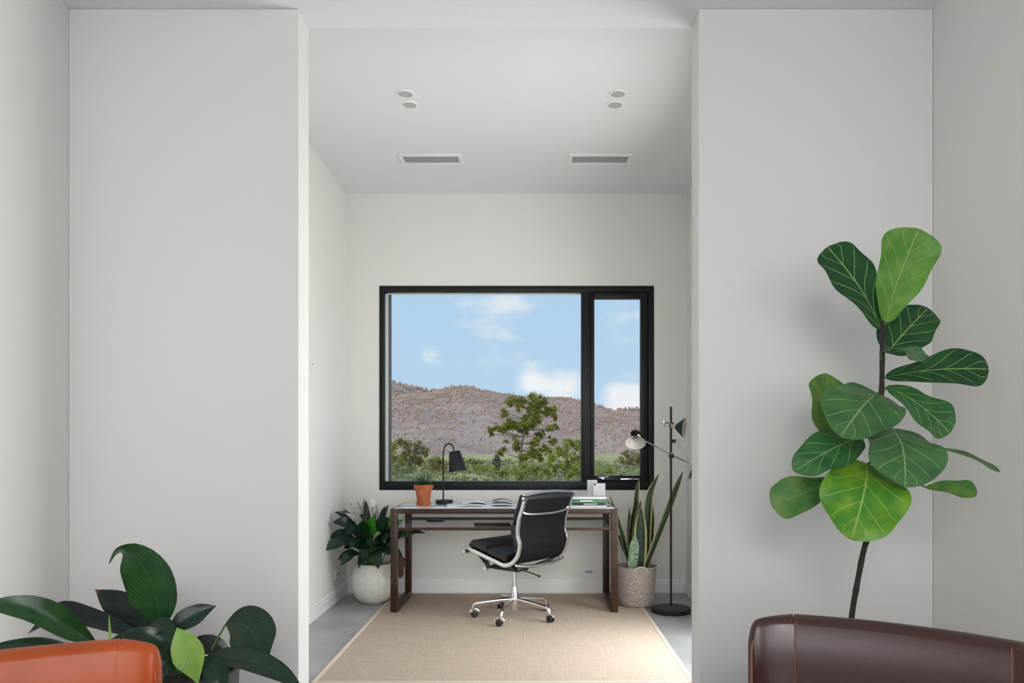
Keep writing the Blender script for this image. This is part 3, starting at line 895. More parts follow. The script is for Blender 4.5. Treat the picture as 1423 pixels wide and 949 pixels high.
# left head faces the camera, held by a long bar that crosses the pole
h1 = P(883.2, 606, fy - .20); lamp_head(h1, (-.12, -.62, -.72), .073, .062)
c1 = P(932.6, 632, fy - .02)
e1 = P(962, 645, fy + .09)
MB().tube([P(886, 603, fy - .19), P(893, 610.5, fy - .17), c1, e1], .0048, 8).build('arm', 'warm_steel', t)
MB().box((fx, fy - .014, c1.z - .008), (.03, .042, .034), .005).build('clamp', 'black_metal', t)
MB().tube([c1 + Vector((.002, -.006, .012)), c1 + Vector((.002, -.03, .012))], .006, 10).build('clamp_screw', 'warm_steel', t)
# upper head points to the right wall
a2 = P(938.5, 592.8, fy - .05); lamp_head(a2, (.86, -.36, -.12), .070, .062, cap=False)
m = MB(); m.tube([P(921, 586.5, fy - .08), P(930, 588, fy - .04), P(939, 592.5, fy - .05)], .0055, 8)
m.build('arm', 'warm_steel', t)
m = MB(); k2 = P(922, 586, fy - .08)
m.lathe([(0, -.012), (.010, -.012), (.012, 0), (.010, .012), (0, .012)], k2, 16); m.tube([k2 + Vector((-.004, 0, .014)), k2 + Vector((.012, 0, -.034))], .005, 8)
m.build('pivot', 'warm_steel', t)
MB().box((fx, fy - .012, P(932, 590, fy).z), (.028, .036, .034), .005).build('clamp', 'black_metal', t)
# lower head on its own arm, mostly hidden by the wing wall
c3 = P(938, 612, fy - .02); e3 = P(962, 648, fy + .01)
MB().tube([P(950, 614.5, fy - .03), P(936, 611, fy - .02), c3, e3], .0042, 8).build('arm', 'warm_steel', t)
MB().box(P(936, 613, fy - .012), (.026, .034, .026), .004).build('clamp', 'black_metal', t)
lamp_head(e3 + Vector((.006, 0, -.012)), (.30, -.25, -.9), .060, .058, cap=False)

# ------------------------------------------------------------------ white ball pot with a peace lily (office)
px_, py_ = -1.198, 5.67
t = thing('potted_peace_lily', 'peace lily in a round white pot in the left corner of the office', 'potted plant', (px_, py_, 0))
pp = [(0, 0), (.082, 0), (.094, .006), (.135, .045), (.158, .095), (.166, .150), (.162, .205), (.146, .258), (.134, .284), (.138, .294), (.130, .297), (.122, .288), (.125, .262), (0, .262)]
pot = MB().lathe(pp, (px_, py_, 0), 56).build('pot', 'glazed_white', t)
dm = MB()  # glints on the textured pot, built as whiter raised dots
for i in range(9):
    for j in range(8):
        a = -PI / 2 + (j - 3.5) * .085 + (.042 if i % 2 else 0); z = .135 + i * .0135
        if (j - 3.5) ** 2 / 13 + (i - 4) ** 2 / 18 > 1: continue
        r = .1655 - abs(z - .155) ** 2 * 1.9
        dm.lathe([(.0055, 0), (.004, .0018), (0, .0025)], (px_ + math.cos(a) * r, py_ + math.sin(a) * r, z), 8, Vector((math.cos(a), math.sin(a), 0)).to_track_quat('Z', 'Y').to_matrix())
dm.build('glint_dots', 'white_card', pot)['label'] = 'patch of small raised dots whitened to stand for glints'
MB().lathe([(0, .275), (.06, .272), (.126, .266)], (px_, py_, 0), 24).build('soil', 'soil', t)
rnd = random.Random(11)


def lily_leaf(root, tip_px, w_px, mat, d=5.6, base=None, arch=.06, seed=0, n=12, nh=None, kind='lily', lab=None):
    b = base if base is not None else Vector((px_ + rnd.uniform(-.05, .05), py_ + rnd.uniform(-.05, .05), .275))
    tip = P(tip_px[0], tip_px[1], d)
    up = Vector((0, 0, 1))
    mid = b.lerp(tip, .5) + up * arch
    s_end = b.lerp(mid, .62) + up * arch * .5
    hd = nh if nh is not None else Vector((0, -.7, .8))
    return add_leaf(root, [s_end, mid.lerp(tip, .25) + up * arch * .45, mid.lerp(tip, .65) + up * arch * .25, tip], w_px * d / F, hd, mat, kind,
                    stalk=[b, b.lerp(s_end, .55) + up * arch * .1, s_end], sr=.0035, seed=seed, n=n, half=2, fold=.25, wave=.06, label=lab)


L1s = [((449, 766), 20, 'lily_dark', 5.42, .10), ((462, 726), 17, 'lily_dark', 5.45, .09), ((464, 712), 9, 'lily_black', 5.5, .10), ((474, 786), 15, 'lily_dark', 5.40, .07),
       ((526, 791), 17, 'lily_dark', 5.38, .10), ((505, 778), 16, 'lily_dark', 5.40, .09), ((486, 762), 16, 'lily_dark', 5.40, .08), ((483, 694), 6, 'skylit_leaf', 5.62, .03),
       ((500, 700), 7, 'skylit_leaf', 5.7, .02), ((508, 694), 9, 'lily_black', 5.72, .02), ((535, 702), 8, 'lily_black', 5.78, .03), ((546, 712), 7, 'lily_lime', 5.60, .05),
       ((520, 718), 20, 'lily_green', 5.52, .03), ((505, 722), 18, 'lily_mid', 5.50, .04), ((535, 726), 19, 'lily_mid', 5.50, .04), ((529, 741), 8, 'skylit_leaf', 5.44, .06),
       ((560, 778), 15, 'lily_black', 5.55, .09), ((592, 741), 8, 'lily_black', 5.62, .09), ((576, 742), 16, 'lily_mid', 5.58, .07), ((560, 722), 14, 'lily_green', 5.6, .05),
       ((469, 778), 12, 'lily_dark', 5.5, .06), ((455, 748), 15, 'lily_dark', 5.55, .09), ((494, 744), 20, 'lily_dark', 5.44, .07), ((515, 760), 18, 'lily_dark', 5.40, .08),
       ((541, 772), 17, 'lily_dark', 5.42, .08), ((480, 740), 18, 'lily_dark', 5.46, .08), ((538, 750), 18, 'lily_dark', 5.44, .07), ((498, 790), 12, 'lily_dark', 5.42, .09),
       ((550, 760), 17, 'lily_dark', 5.46, .08), ((478, 712), 8, 'skylit_leaf', 5.52, .07), ((512, 706), 7, 'skylit_leaf', 5.72, .02), ((490, 706), 9, 'lily_black', 5.68, .03),
       ((528, 730), 20, 'lily_mid', 5.5, .04), ((500, 735), 20, 'lily_mid', 5.5, .05), ((524, 706), 8, 'lily_black', 5.74, .02), ((540, 700), 7, 'lily_black', 5.78, .03), ((496, 694), 6, 'skylit_leaf', 5.7, .02), ((505, 691), 6, 'skylit_leaf', 5.74, .02), ((523, 700), 6, 'skylit_leaf', 5.7, .02), ((488, 704), 6, 'skylit_leaf', 5.62, .03), ((476, 706), 5, 'lily_black', 5.58, .05)]
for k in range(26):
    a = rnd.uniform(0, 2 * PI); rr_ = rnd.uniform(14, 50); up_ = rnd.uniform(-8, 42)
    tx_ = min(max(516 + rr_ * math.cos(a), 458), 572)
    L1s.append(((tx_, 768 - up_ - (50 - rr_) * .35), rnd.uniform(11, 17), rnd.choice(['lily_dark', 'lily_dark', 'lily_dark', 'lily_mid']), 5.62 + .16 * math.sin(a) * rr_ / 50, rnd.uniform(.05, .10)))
for i, (tp, w, mt, d, ar) in enumerate(L1s):
    lab = {'skylit_leaf': 'lily leaf with its pale sky sheen painted in', 'lily_lime': 'yellow green ageing leaf'}.get(mt)
    lily_leaf(t, tp, w, mt, d, arch=ar, seed=i, lab=lab)
# flower: cupped spathe with its spadix
fq = P(517, 699, 5.70)
MB().tube([(px_ + .01, py_ + .02, .28), fq + Vector((.002, 0, -.05)), fq + Vector((.004, 0, -.03))], .0035, 6).build('flower_stem', 'stem_green', t)
rows = []
for i in range(9):
    th = -.5 + 2.2 * i / 8
    rows.append([fq + Vector((math.sin(ph) * .036 * math.cos(th - .5), -math.cos(ph) * .022 + .01, .036 * math.sin(th - .4))) for ph in [(-1.9 + 3.8 * j / 8) for j in range(9)]])
fl = MB().grid(rows).build('flower', 'spathe_white', t, ang=3)
MB().tube([fq + Vector((0, 0, -.03)), fq + Vector((.004, -.016, .012))], [.007, .006], 8).build('spadix', 'spathe_white', fl)
# dried leaf hanging over the rim on the right
q = P(555, 790, 5.50)
add_leaf(t, [P(554, 770, 5.52), P(557, 782, 5.50), P(555, 795, 5.49), P(541, 803, 5.48)], 17 * 5.5 / F, (-.2, -1, .2), 'dead_leaf', 'lily', stalk=[(px_ + .09, py_ - .03, .27), P(552, 768, 5.54), P(554, 770, 5.52)], n=12, half=3, wave=.4, fold=.4, seed=5, label='dried brown leaf hanging over the pot rim')

# ------------------------------------------------------------------ snake plant in a basket
gx, gy = .765, 5.545
t = thing('potted_snake_plant', 'tall snake plant in a woven pale basket right of the desk', 'potted plant', (gx, gy, .0096))
bk = MB().lathe([(0, .002), (.118, .002), (.128, .012), (.134, .06), (.138, .14), (.142, .22), (.146, .272), (.149, .284), (.145, .289), (.139, .284), (.134, .22), (0, .215)], (gx, gy, .008), 48).build('basket', 'seagrass', t)
MB().lathe([(0, .235), (.08, .232), (.135, .225)], (gx, gy, 0), 24).build('soil', 'soil', t)


def handle(a, r=.148, h=.034, w=.30, lean=0):
    p = []
    for i in range(11):
        s = -1 + 2 * i / 10; b = a + s * w
        rr = r + lean * (1 - s * s)
        p.append((gx + math.cos(b) * rr, gy + math.sin(b) * rr, .275 + h * (1 - abs(s) ** 2.5)))
    MB().tube(catmull(p, 22), .0052, 8).build('handle', 'rug_edge', bk)


handle(-PI / 2 + .1, h=.030, w=.38); handle(PI / 2, h=.05, w=.3); handle(-.05, h=.05, w=.22, lean=.04)


def z6(x, y): return (845 + x / 5.93, 640 + y / 5.93)


SN = [([(305, 940), (380, 700), (500, 400), (570, 210), (620, 85)], 62, 5.52, 'snake_variegated', (-.5, -.9, .1)),
      ([(190, 940), (140, 720), (85, 500), (8, 275)], 52, 5.60, 'snake_variegated', (.5, -.9, .1)),
      ([(265, 950), (268, 760), (265, 560), (272, 375)], 104, 5.50, 'snake_variegated', (0, -1, .1)),
      ([(205, 930), (180, 720), (195, 520), (225, 380), (235, 260), (258, 140)], 62, 5.58, 'snake_variegated', (.4, -1, .1)),
      ([(325, 930), (320, 720), (325, 500), (345, 280), (420, 105)], 74, 5.56, 'snake_variegated', (-.3, -1, .1)),
      ([(203, 950), (198, 830), (212, 720), (220, 612)], 88, 5.44, 'snake_pale', (.2, -1, .2)),
      ([(345, 930), (350, 700), (360, 500), (365, 345)], 50, 5.62, 'snake_variegated', (-.2, -1, .1)),
      ([(180, 930), (172, 720), (170, 540), (176, 380)], 44, 5.64, 'snake_variegated', (.5, -1, .1)),
      ([(240, 940), (225, 700), (240, 500), (272, 320)], 66, 5.54, 'snake_variegated', (.2, -1, .1)),
      ([(200, 940), (150, 780), (110, 680), (80, 600)], 40, 5.62, 'snake_variegated', (.5, -.9, .1))]
for i, (pl, w, d, mt, nh) in enumerate(SN):
    pts = [P(*z6(*p), d) for p in pl]
    pts[0] = Vector((gx + (pts[0].x - gx) * .8, gy + (d - 5.54) * .8, .23))
    add_leaf(t, pts, w / 5.93 * d / F, nh, mt, 'snake', n=16, half=4, fold=.35, wave=.05, seed=i, label='short pale banded front leaf' if mt == 'snake_pale' else None)

# ------------------------------------------------------------------ fiddle leaf fig
figx, figy = 1.11, 2.62
t = thing('fiddle_leaf_fig', 'tall fiddle leaf fig with broad veined leaves behind the brown chair', 'plant', (figx, figy, 0))
MB().lathe([(0, 0), (.13, 0), (.15, .02), (.175, .30), (.178, .33), (.165, .335), (.160, .30), (0, .30)], (figx, figy, 0), 40).build('pot', 'dark_pot', t)
MB().lathe([(0, .318), (.163, .305)], (figx, figy, 0), 24).build('soil', 'soil', t)
tr = [Vector((1.085, figy, .30)), P(1183, 862, 2.62), P(1191, 812, 2.61), P(1199, 770, 2.60), P(1206, 742, 2.60), P(1212, 690, 2.60), P(1217, 640, 2.60), P(1222, 590, 2.60), P(1225, 545, 2.60), P(1226, 500, 2.60), P(1226, 460, 2.60), P(1229, 446, 2.60)]
tp = catmull(tr, 50)
stem = MB().tube(tp, [.0100 - .0022 * i / 49 + (.0012 if i % 4 == 0 else 0) for i in range(50)], 10).build('stem', 'bark_dark', t)


def trunk_at(py):
    return min(tp, key=lambda p: abs((VY + (EYE - p.z) * F / p.y) - py))


FG = [  # base px, tip px, width px, d base, d tip, material, shape, trunk y, bow, normal
    ((1225, 457), (1150, 343), 78, 2.60, 2.62, 'fig_dark', 'fig', 462, .02, (.15, -1, .35)),
    ((1231, 447), (1277, 318), 84, 2.59, 2.56, 'fig_bright', 'fig', 452, -.02, (.05, -1, .1)),
    ((1233, 490), (1290, 428), 66, 2.64, 2.72, 'fig_dark', 'round', 480, .015, (-.3, -1, .4)),
    ((1223, 490), (1281, 503), 52, 2.57, 2.46, 'fig_grey', 'fig', 500, .03, (.25, -.55, .8)),
    ((1231, 524), (1374, 513), 68, 2.60, 2.46, 'fig_dark', 'fig', 524, .02, (.1, -.85, .55)),
    ((1233, 537), (1320, 602), 66, 2.59, 2.50, 'fig_mid', 'fig', 540, .02, (.2, -.9, .4)),
    ((1219, 546), (1168, 607), 98, 2.57, 2.40, 'fig_grey', 'round', 552, .03, (-.1, -.8, .7)),
    ((1160, 614), (1149, 519), 76, 2.64, 2.74, 'fig_under', 'round', 570, .0, (.35, -1, .1)),
    ((1196, 607), (1103, 655), 58, 2.58, 2.48, 'fig_mid', 'round', 604, .02, (-.1, -.85, .55)),
    ((1240, 595), (1258, 677), 108, 2.56, 2.40, 'fig_grey', 'round', 592, .03, (.12, -.85, .6)),
    ((1206, 645), (1183, 750), 110, 2.54, 2.38, 'fig_yellow', 'round', 632, .03, (-.05, -.9, .45)),
    ((1160, 670), (1072, 702), 56, 2.62, 2.60, 'fig_under', 'fig', 640, .02, (-.1, -1, .3)),
    ((1292, 621), (1390, 656), 24, 2.56, 2.47, 'fig_mid', 'fig', 608, .015, (.2, -.45, .95)),
    ((1286, 677), (1358, 684), 32, 2.56, 2.50, 'fig_under', 'fig', 642, .012, (.1, -.8, .6)),
]
for i, (b, tpx, w, db, dt, mt, sh, ty, bow, nh) in enumerate(FG):
    B, T = P(*b, db), P(*tpx, dt)
    h = Vector(nh).normalized()
    m1 = B.lerp(T, .35) + h * bow; m2 = B.lerp(T, .7) + h * bow * .8
    d = (db + dt) / 2
    tk = trunk_at(ty)
    add_leaf(t, [B, m1, m2, T], w * d / F, nh, mt, sh, stalk=[tk, tk.lerp(B, .5) + Vector((0, 0, -.006)), B], sr=.0042, smat='stem_green', n=34, half=5, fold=.10, wave=.095, seed=i * 7 + 3,
             label={'fig_bright': 'bright green young top leaf', 'fig_yellow': 'large yellow green leaf with a brown spot at its tip'}.get(mt))

# ------------------------------------------------------------------ large peace lily behind the tan chair
lx0, ly0 = -1.14, 2.50
t = thing('large_leaf_plant', 'dark green large leaved lily in a grey pot behind the tan chair', 'plant', (lx0, ly0, 0))
MB().lathe([(0, 0), (.13, 0), (.14, .01), (.155, .40), (.158, .435), (.146, .437), (.143, .40), (0, .40)], (lx0, ly0, 0), 40).build('pot', 'dark_pot', t)
MB().lathe([(0, .415), (.144, .405)], (lx0, ly0, 0), 24).build('soil', 'soil', t)


def z5(x, y): return (x / 3.388, 740 + y / 3.388)


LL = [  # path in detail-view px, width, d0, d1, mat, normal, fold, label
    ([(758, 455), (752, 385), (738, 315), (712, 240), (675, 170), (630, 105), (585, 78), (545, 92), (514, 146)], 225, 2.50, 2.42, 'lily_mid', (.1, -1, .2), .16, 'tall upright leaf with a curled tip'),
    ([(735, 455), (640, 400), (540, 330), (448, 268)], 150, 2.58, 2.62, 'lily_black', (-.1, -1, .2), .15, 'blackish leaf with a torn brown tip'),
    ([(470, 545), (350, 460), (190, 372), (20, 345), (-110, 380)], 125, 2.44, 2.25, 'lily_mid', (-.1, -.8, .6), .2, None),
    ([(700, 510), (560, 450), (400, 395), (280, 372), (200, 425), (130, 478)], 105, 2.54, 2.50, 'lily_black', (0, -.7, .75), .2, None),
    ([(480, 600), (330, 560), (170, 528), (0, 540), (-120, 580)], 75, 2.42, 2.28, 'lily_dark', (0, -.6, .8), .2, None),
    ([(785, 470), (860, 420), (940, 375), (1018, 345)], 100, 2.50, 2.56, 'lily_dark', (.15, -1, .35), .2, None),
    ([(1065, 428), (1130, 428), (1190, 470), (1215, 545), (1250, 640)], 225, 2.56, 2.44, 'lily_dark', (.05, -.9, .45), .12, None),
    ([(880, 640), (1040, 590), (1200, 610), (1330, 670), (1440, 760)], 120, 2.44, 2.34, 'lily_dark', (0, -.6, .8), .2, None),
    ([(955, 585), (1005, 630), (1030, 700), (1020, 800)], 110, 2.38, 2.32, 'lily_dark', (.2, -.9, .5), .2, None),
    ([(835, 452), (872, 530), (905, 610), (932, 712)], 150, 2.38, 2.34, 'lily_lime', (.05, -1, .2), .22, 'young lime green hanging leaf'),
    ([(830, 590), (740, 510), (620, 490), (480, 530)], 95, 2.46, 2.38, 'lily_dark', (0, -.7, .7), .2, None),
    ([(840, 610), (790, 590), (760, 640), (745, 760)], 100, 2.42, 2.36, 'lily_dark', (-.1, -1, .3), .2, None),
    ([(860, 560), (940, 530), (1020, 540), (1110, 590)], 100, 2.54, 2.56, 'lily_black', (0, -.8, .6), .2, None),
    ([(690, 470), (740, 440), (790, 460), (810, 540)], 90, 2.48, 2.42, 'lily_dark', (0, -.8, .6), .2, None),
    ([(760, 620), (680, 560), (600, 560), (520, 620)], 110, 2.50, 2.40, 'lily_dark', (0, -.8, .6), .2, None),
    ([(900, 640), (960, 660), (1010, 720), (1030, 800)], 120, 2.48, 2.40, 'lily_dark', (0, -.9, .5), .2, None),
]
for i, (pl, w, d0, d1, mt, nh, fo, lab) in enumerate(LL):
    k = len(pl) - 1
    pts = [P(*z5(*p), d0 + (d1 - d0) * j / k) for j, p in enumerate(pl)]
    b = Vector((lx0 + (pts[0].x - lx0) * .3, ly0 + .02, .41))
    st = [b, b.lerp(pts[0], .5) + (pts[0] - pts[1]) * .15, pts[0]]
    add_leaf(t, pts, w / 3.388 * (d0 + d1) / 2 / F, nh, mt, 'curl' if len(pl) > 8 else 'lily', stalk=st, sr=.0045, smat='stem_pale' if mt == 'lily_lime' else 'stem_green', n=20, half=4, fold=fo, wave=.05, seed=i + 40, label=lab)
add_leaf(t, [P(*z5(520, 510), 2.36), P(*z5(517, 450), 2.36), P(*z5(513, 385), 2.36)], .009, (0, -1, 0), 'lily_lime', 'spike', n=8, half=2, stalk=[(lx0 - .12, ly0 - .1, .40), P(*z5(522, 560), 2.36), P(*z5(520, 510), 2.36)], sr=.003, label='thin pale green unrolled shoot')


# ------------------------------------------------------------------ leather armchairs
def armchair(name, label, c, heading, leather, stitch, ws=1.0):
    """local: y forward (the way the sitter looks), x across; the inside of the back is at y = 0"""
    rz = math.atan2(heading[1], heading[0]) - PI / 2
    t = thing(name, label, 'armchair', (c[0], c[1], 0), rz)
    ZT, W = .70, .262
    TH = .075

    def shell(pts, ztop, zbot, th0=TH):
        """pts: plan curve of the inner face; upright upholstered slab with a rolled top"""
        n = len(pts); rows = []
        for i, p in enumerate(pts):
            p = Vector((p[0], p[1], 0))
            T = (Vector((*pts[min(i + 1, n - 1)], 0)) - Vector((*pts[max(i - 1, 0)], 0))).normalized()
            out = Vector((T.y, -T.x, 0))
            s = i / (n - 1); th = th0(s) if callable(th0) else th0; zt = ztop(s); zb = zbot(s)
            row = [p + Vector((0, 0, zb))]
            for k in range(1, 5): row.append(p + out * -.006 * math.sin(PI * k / 5) + Vector((0, 0, zb + (zt - .022 - zb) * k / 4)))
            for k in range(1, 8):
                a = PI * k / 8
                row.append(p + out * (th / 2 - th / 2 * math.cos(a)) + Vector((0, 0, zt - .022 + .022 * math.sin(a))))
            row.append(p + out * th + Vector((0, 0, zt - .022))); row.append(p + out * th + Vector((0, 0, zb)))
            row.append(p + Vector((0, 0, zb)))
            rows.append(row)
        m = MB().grid(rows)
        k = len(rows[0])
        m.f.append(tuple(range(k - 1))); m.f.append(tuple((n - 1) * k + j for j in range(k - 2, -1, -1)))
        return m

    # the plan runs so that 'out' points behind the back: from +x to -x the outward side is -y
    bp = [(-W - .003 + 2 * (W + .003) * i / 10, .0 - .020 * (1 - (2 * i / 10 - 1) ** 2)) for i in range(11)]
    back = shell(bp, lambda s: ZT + .004 * math.sin(PI * s), lambda s: .20).build('backrest', leather, t, local=True, ang=1.0)
    for sx in (-1, 1):
        wing = [(W, 0), (W + .030, .010), (W + .062, .026), (W + .086, .046), (W + .098, .060)]
        zt = lambda s: ZT - .022 * s ** 1.6 - (.04 * ((s - .7) / .3) ** 2 if s > .7 else 0)
        wing = [(W + (x - W) * ws, y * ws) for x, y in wing]
        pl = [(sx * x, y) for x, y in wing]
        if sx < 0:
            pl = pl[::-1]; f = lambda s: zt(1 - s)
        else: f = zt
        # finer sampling
        pl = [(p.x, p.y) for p in catmull([Vector((x, y, 0)) for x, y in pl], 14)]
        wg = shell(pl, f, lambda s: .20, (lambda s: TH - .053 * s ** .7) if sx > 0 else (lambda s: TH - .053 * (1 - s) ** .7)).build('wing', leather, t, local=True, ang=1.0)
        # twin stitched seams where wing and back meet
        for dx in (-.006, .008):
            x = sx * (W + dx)
            y = .003
            MB().tube([(x, y, .40), (x, y + .004, .55), (x, y + .002, ZT - .03), (x, y - .006, ZT - .010)], .0013, 6).build('seam', stitch, wg, local=True)
        pe = [(sx * (W + .100 * ws), .061 * ws, z) for z in (.42, .52, .60)] + [(sx * (W + .099 * ws), .060 * ws, .615), (sx * (W + .096 * ws), .057 * ws, .632)]
        MB().tube(catmull(pe, 16), .0032, 8).build('piping', stitch if leather == 'brown_leather' else leather, wg, local=True)
        arm = [(sx * (W + .092 * ws), .064), (sx * (W + .10), .16), (sx * (W + .10), .32), (sx * (W + .085), .50)]
        arm = [(p.x, p.y) for p in catmull([Vector((x, y, 0)) for x, y in (arm if sx > 0 else arm[::-1])], 12)]
        shell(arm, (lambda s: .47 - .02 * s) if sx > 0 else (lambda s: .45 + .02 * s), lambda s: .20, .05).build('armrest', leather, t, local=True, ang=1.0)
    MB().box((0, .27, .375), (.56, .52, .13), .035, seg=4).build('seat_cushion', leather, t, local=True)
    MB().box((0, .25, .25), (.62, .56, .12), .02).build('seat_frame', leather, t, local=True)
    for sx in (-1, 1):
        for y in (.02, .46):
            MB().tube([(sx * .24, y, .20), (sx * .27, y + (.03 if y > .2 else -.03), .0)], [.017, .011], 12).build('leg', 'walnut', t, local=True)
    return t


armchair('leather_armchair', 'tan orange leather armchair in front of the lily on the left', (-1.236, 1.70), (.55, -.836), 'tan_leather', 'tan_stitch', .80)
armchair('leather_armchair', 'dark brown leather armchair in front of the fiddle leaf fig', (.954, 1.975), (-.554, -.833), 'brown_leather', 'brown_stitch')

# ------------------------------------------------------------------ outdoors
GZ = -2.2
gm = MB()
rows = []
for i in range(31):
    y = 7 + 500 * (i / 30) ** 1.8
    rows.append([(x * (1 + y / 40) * 10, y, GZ + .25 * math.sin(x * 1.7 + y * .11) * min(1, y / 60)) for x in range(-10, 11)])
struct('ground_outside', gm.grid(rows), 'pasture', ang=3)


def noise2(x, y):
    return (math.sin(x * 1.3 + 1.7 * math.sin(y * .7)) + .6 * math.sin(x * 2.9 + y * 1.9 + 2) + .35 * math.sin(x * 6.1 - y * 4.3) + .2 * math.sin(x * 13 + y * 9)) / 2.15


def ridge_z(tab, px, d):
    for (a, ya), (b, yb) in zip(tab, tab[1:]):
        if px <= b:
            k = (px - a) / (b - a); k = k * k * (3 - 2 * k); y = ya + (yb - ya) * k; break
    else: y = tab[-1][1]
    return EYE - (y - VY) * d / F


def hill(name, tab, d0, d1, mat, seed):
    rows = []; nx, ny = 170, 40
    for j in range(ny):
        s = j / (ny - 1)
        k = s / .8
        row = []
        for i in range(nx):
            px = -500 + 2500 * i / (nx - 1)
            d = d0 + (d1 - d0) * s + 30 * noise2(px * .013 + seed, 1) * (1 - s)
            zr = ridge_z(tab, px, d0 + (d1 - d0) * .8)
            prof_ = (math.sin(min(1, k) * PI / 2) ** 1.25) if k <= 1 else 1 - (k - 1) ** 2 * 6
            z = GZ - 1 + (zr - GZ) * prof_ + noise2(px * .03 + seed * 3, s * 9 + seed) * (zr * .10) * math.sin(min(1, k) * PI) if True else 0
            row.append(((px - VX) * (d0 + (d1 - d0) * .8) / F * (.55 + .45 * (d / (d0 + (d1 - d0) * .8))), d, z))
        rows.append(row)
    return struct(name, MB().grid(rows), mat, ang=3), rows


far_tab = [(-500, 560), (0, 545), (300, 528), (480, 530), (548, 533), (575, 539), (610, 546), (640, 552), (700, 560), (800, 575), (830, 574), (890, 570), (1000, 560), (1300, 550), (2000, 560)]
near_tab = [(-500, 585), (0, 575), (300, 566), (500, 560), (560, 556), (610, 553), (650, 547), (668, 546), (700, 551), (740, 556), (780, 560), (808, 566), (830, 573), (850, 575), (890, 577), (1000, 570), (1300, 565), (2000, 580)]
_, far_rows = hill('hill_far', far_tab, 900, 1500, 'hazed_far_hill_scrub', 2.0)
_, near_rows = hill('hill_near', near_tab, 230, 820, 'hazed_hill_scrub', 5.0)


def blob_trees(rows, n, rnd, smin, smax, ridge):
    vs = []; fs = []
    ny, nx = len(rows), len(rows[0])
    for k in range(n):
        j = rnd.uniform(1, ny * .82) if rnd.random() > ridge else ny * .8 + rnd.uniform(-2, 1)
        i = rnd.uniform(nx * .30, nx * .68)
        j = min(j, ny - 2); a, b = int(j), int(i); f, g = j - a, i - b
        p = (Vector(rows[a][b]) * (1 - f) + Vector(rows[a + 1][b]) * f) * (1 - g) + (Vector(rows[a][b + 1]) * (1 - f) + Vector(rows[a + 1][b + 1]) * f) * g
        s = rnd.uniform(smin, smax) * p.y / 1000; h = s * rnd.uniform(.9, 1.7)
        o = len(vs); ro = rnd.uniform(0, 3)
        vs.append(p + Vector((0, 0, h)))
        for (r, z) in ((.42, .78), (.5, .35)):
            for m_ in range(5):
                q_ = ro + m_ * 2 * PI / 5; rr_ = s * r * rnd.uniform(.75, 1.2)
                vs.append(p + Vector((math.cos(q_) * rr_, math.sin(q_) * rr_, h * z)))
        vs.append(p + Vector((0, 0, -.5)))
        for m_ in range(5):
            n_ = (m_ + 1) % 5
            fs += [(o, o + 1 + m_, o + 1 + n_), (o + 1 + m_, o + 6 + m_, o + 6 + n_, o + 1 + n_), (o + 6 + m_, o + 11, o + 6 + n_)]
    return MB().add(vs, fs)


rnd = random.Random(3)
tag(blob_trees(near_rows, 24000, rnd, .9, 3.0, .07).build('hillside_trees', 'hazed_hill_leaves', ang=3), 'scattered trees covering the nearer hazy hillside', 'trees', kind='stuff')
tag(blob_trees(far_rows, 4000, rnd, 1.6, 4.2, .15).build('hillside_trees', 'hazed_hill_leaves', ang=3), 'scattered trees covering the far violet ridge', 'trees', kind='stuff')


def leaf_quads(clumps, per, size, seed, squash=.85):
    rnd = random.Random(seed); vs = []; fs = []
    for (c, r) in clumps:
        n = int(per * (r ** 1.6))
        for _ in range(n):
            d = Vector((rnd.gauss(0, 1), rnd.gauss(0, 1), rnd.gauss(0, 1))).normalized()
            rr = r * min(1.5, abs(rnd.gauss(0, .68)))
            p = c + Vector((d.x * rr, d.y * rr, d.z * rr * squash))
            a = Vector((rnd.uniform(-1, 1), rnd.uniform(-1, 1), rnd.uniform(-1, 1))).normalized()
            b = a.orthogonal().normalized(); s = size * rnd.uniform(.6, 1.4)
            o = len(vs)
            vs += [p - a * s, p + b * s * .5, p + a * s, p - b * s * .5]; fs.append((o, o + 1, o + 2, o + 3))
    m = MB(); m.v = vs; m.f = fs
    return m


def tree(name, label, d, px_clumps, conv, mat, trunk, bark='bark_pale', per=420, size=.10, seed=1, tr=.14, spread=.8, group=None):
    rnd = random.Random(seed)
    base = P(*trunk[0], d); base.z = GZ - .1
    t = thing(name, label, 'tree', base, group=group)
    cl = []
    for (x, y, r) in px_clumps:
        px, py, s = conv(x, y)
        dd = d + rnd.uniform(-1, 1) * spread
        cl.append((P(px, py, dd), r * s * d / F * 1.12))
    tk = [base] + [P(*p, d) for p in trunk[1:]]
    sub = []
    for (c, r) in cl:
        for _ in range(8):
            v = Vector((rnd.gauss(0, 1), rnd.gauss(0, 1), rnd.gauss(0, .8))).normalized() * r * rnd.uniform(.35, .85)
            sub.append((c + v, r * rnd.uniform(.34, .62)))
    MB().tube(catmull(tk, 14), [tr * (1 - .75 * i / 13) for i in range(14)], 8).build('trunk', bark, t)
    tks = catmull(tk, 14)
    for (c, r) in cl:
        best = min(tks[3:], key=lambda p: (p - c).length + max(0, p.z - c.z + .3) * 1.5)
        mid = best.lerp(c, .55) + Vector((rnd.uniform(-.12, .12), rnd.uniform(-.1, .1), -.05))
        MB().tube(catmull([best, mid, c], 6), [tr * .33, tr * .28, tr * .22, tr * .17, tr * .12, tr * .08], 5).build('branch', bark, t)
    tag(leaf_quads(sub, per * .72, size, seed).build('foliage', mat, t, smooth=False), kind='stuff')
    return t


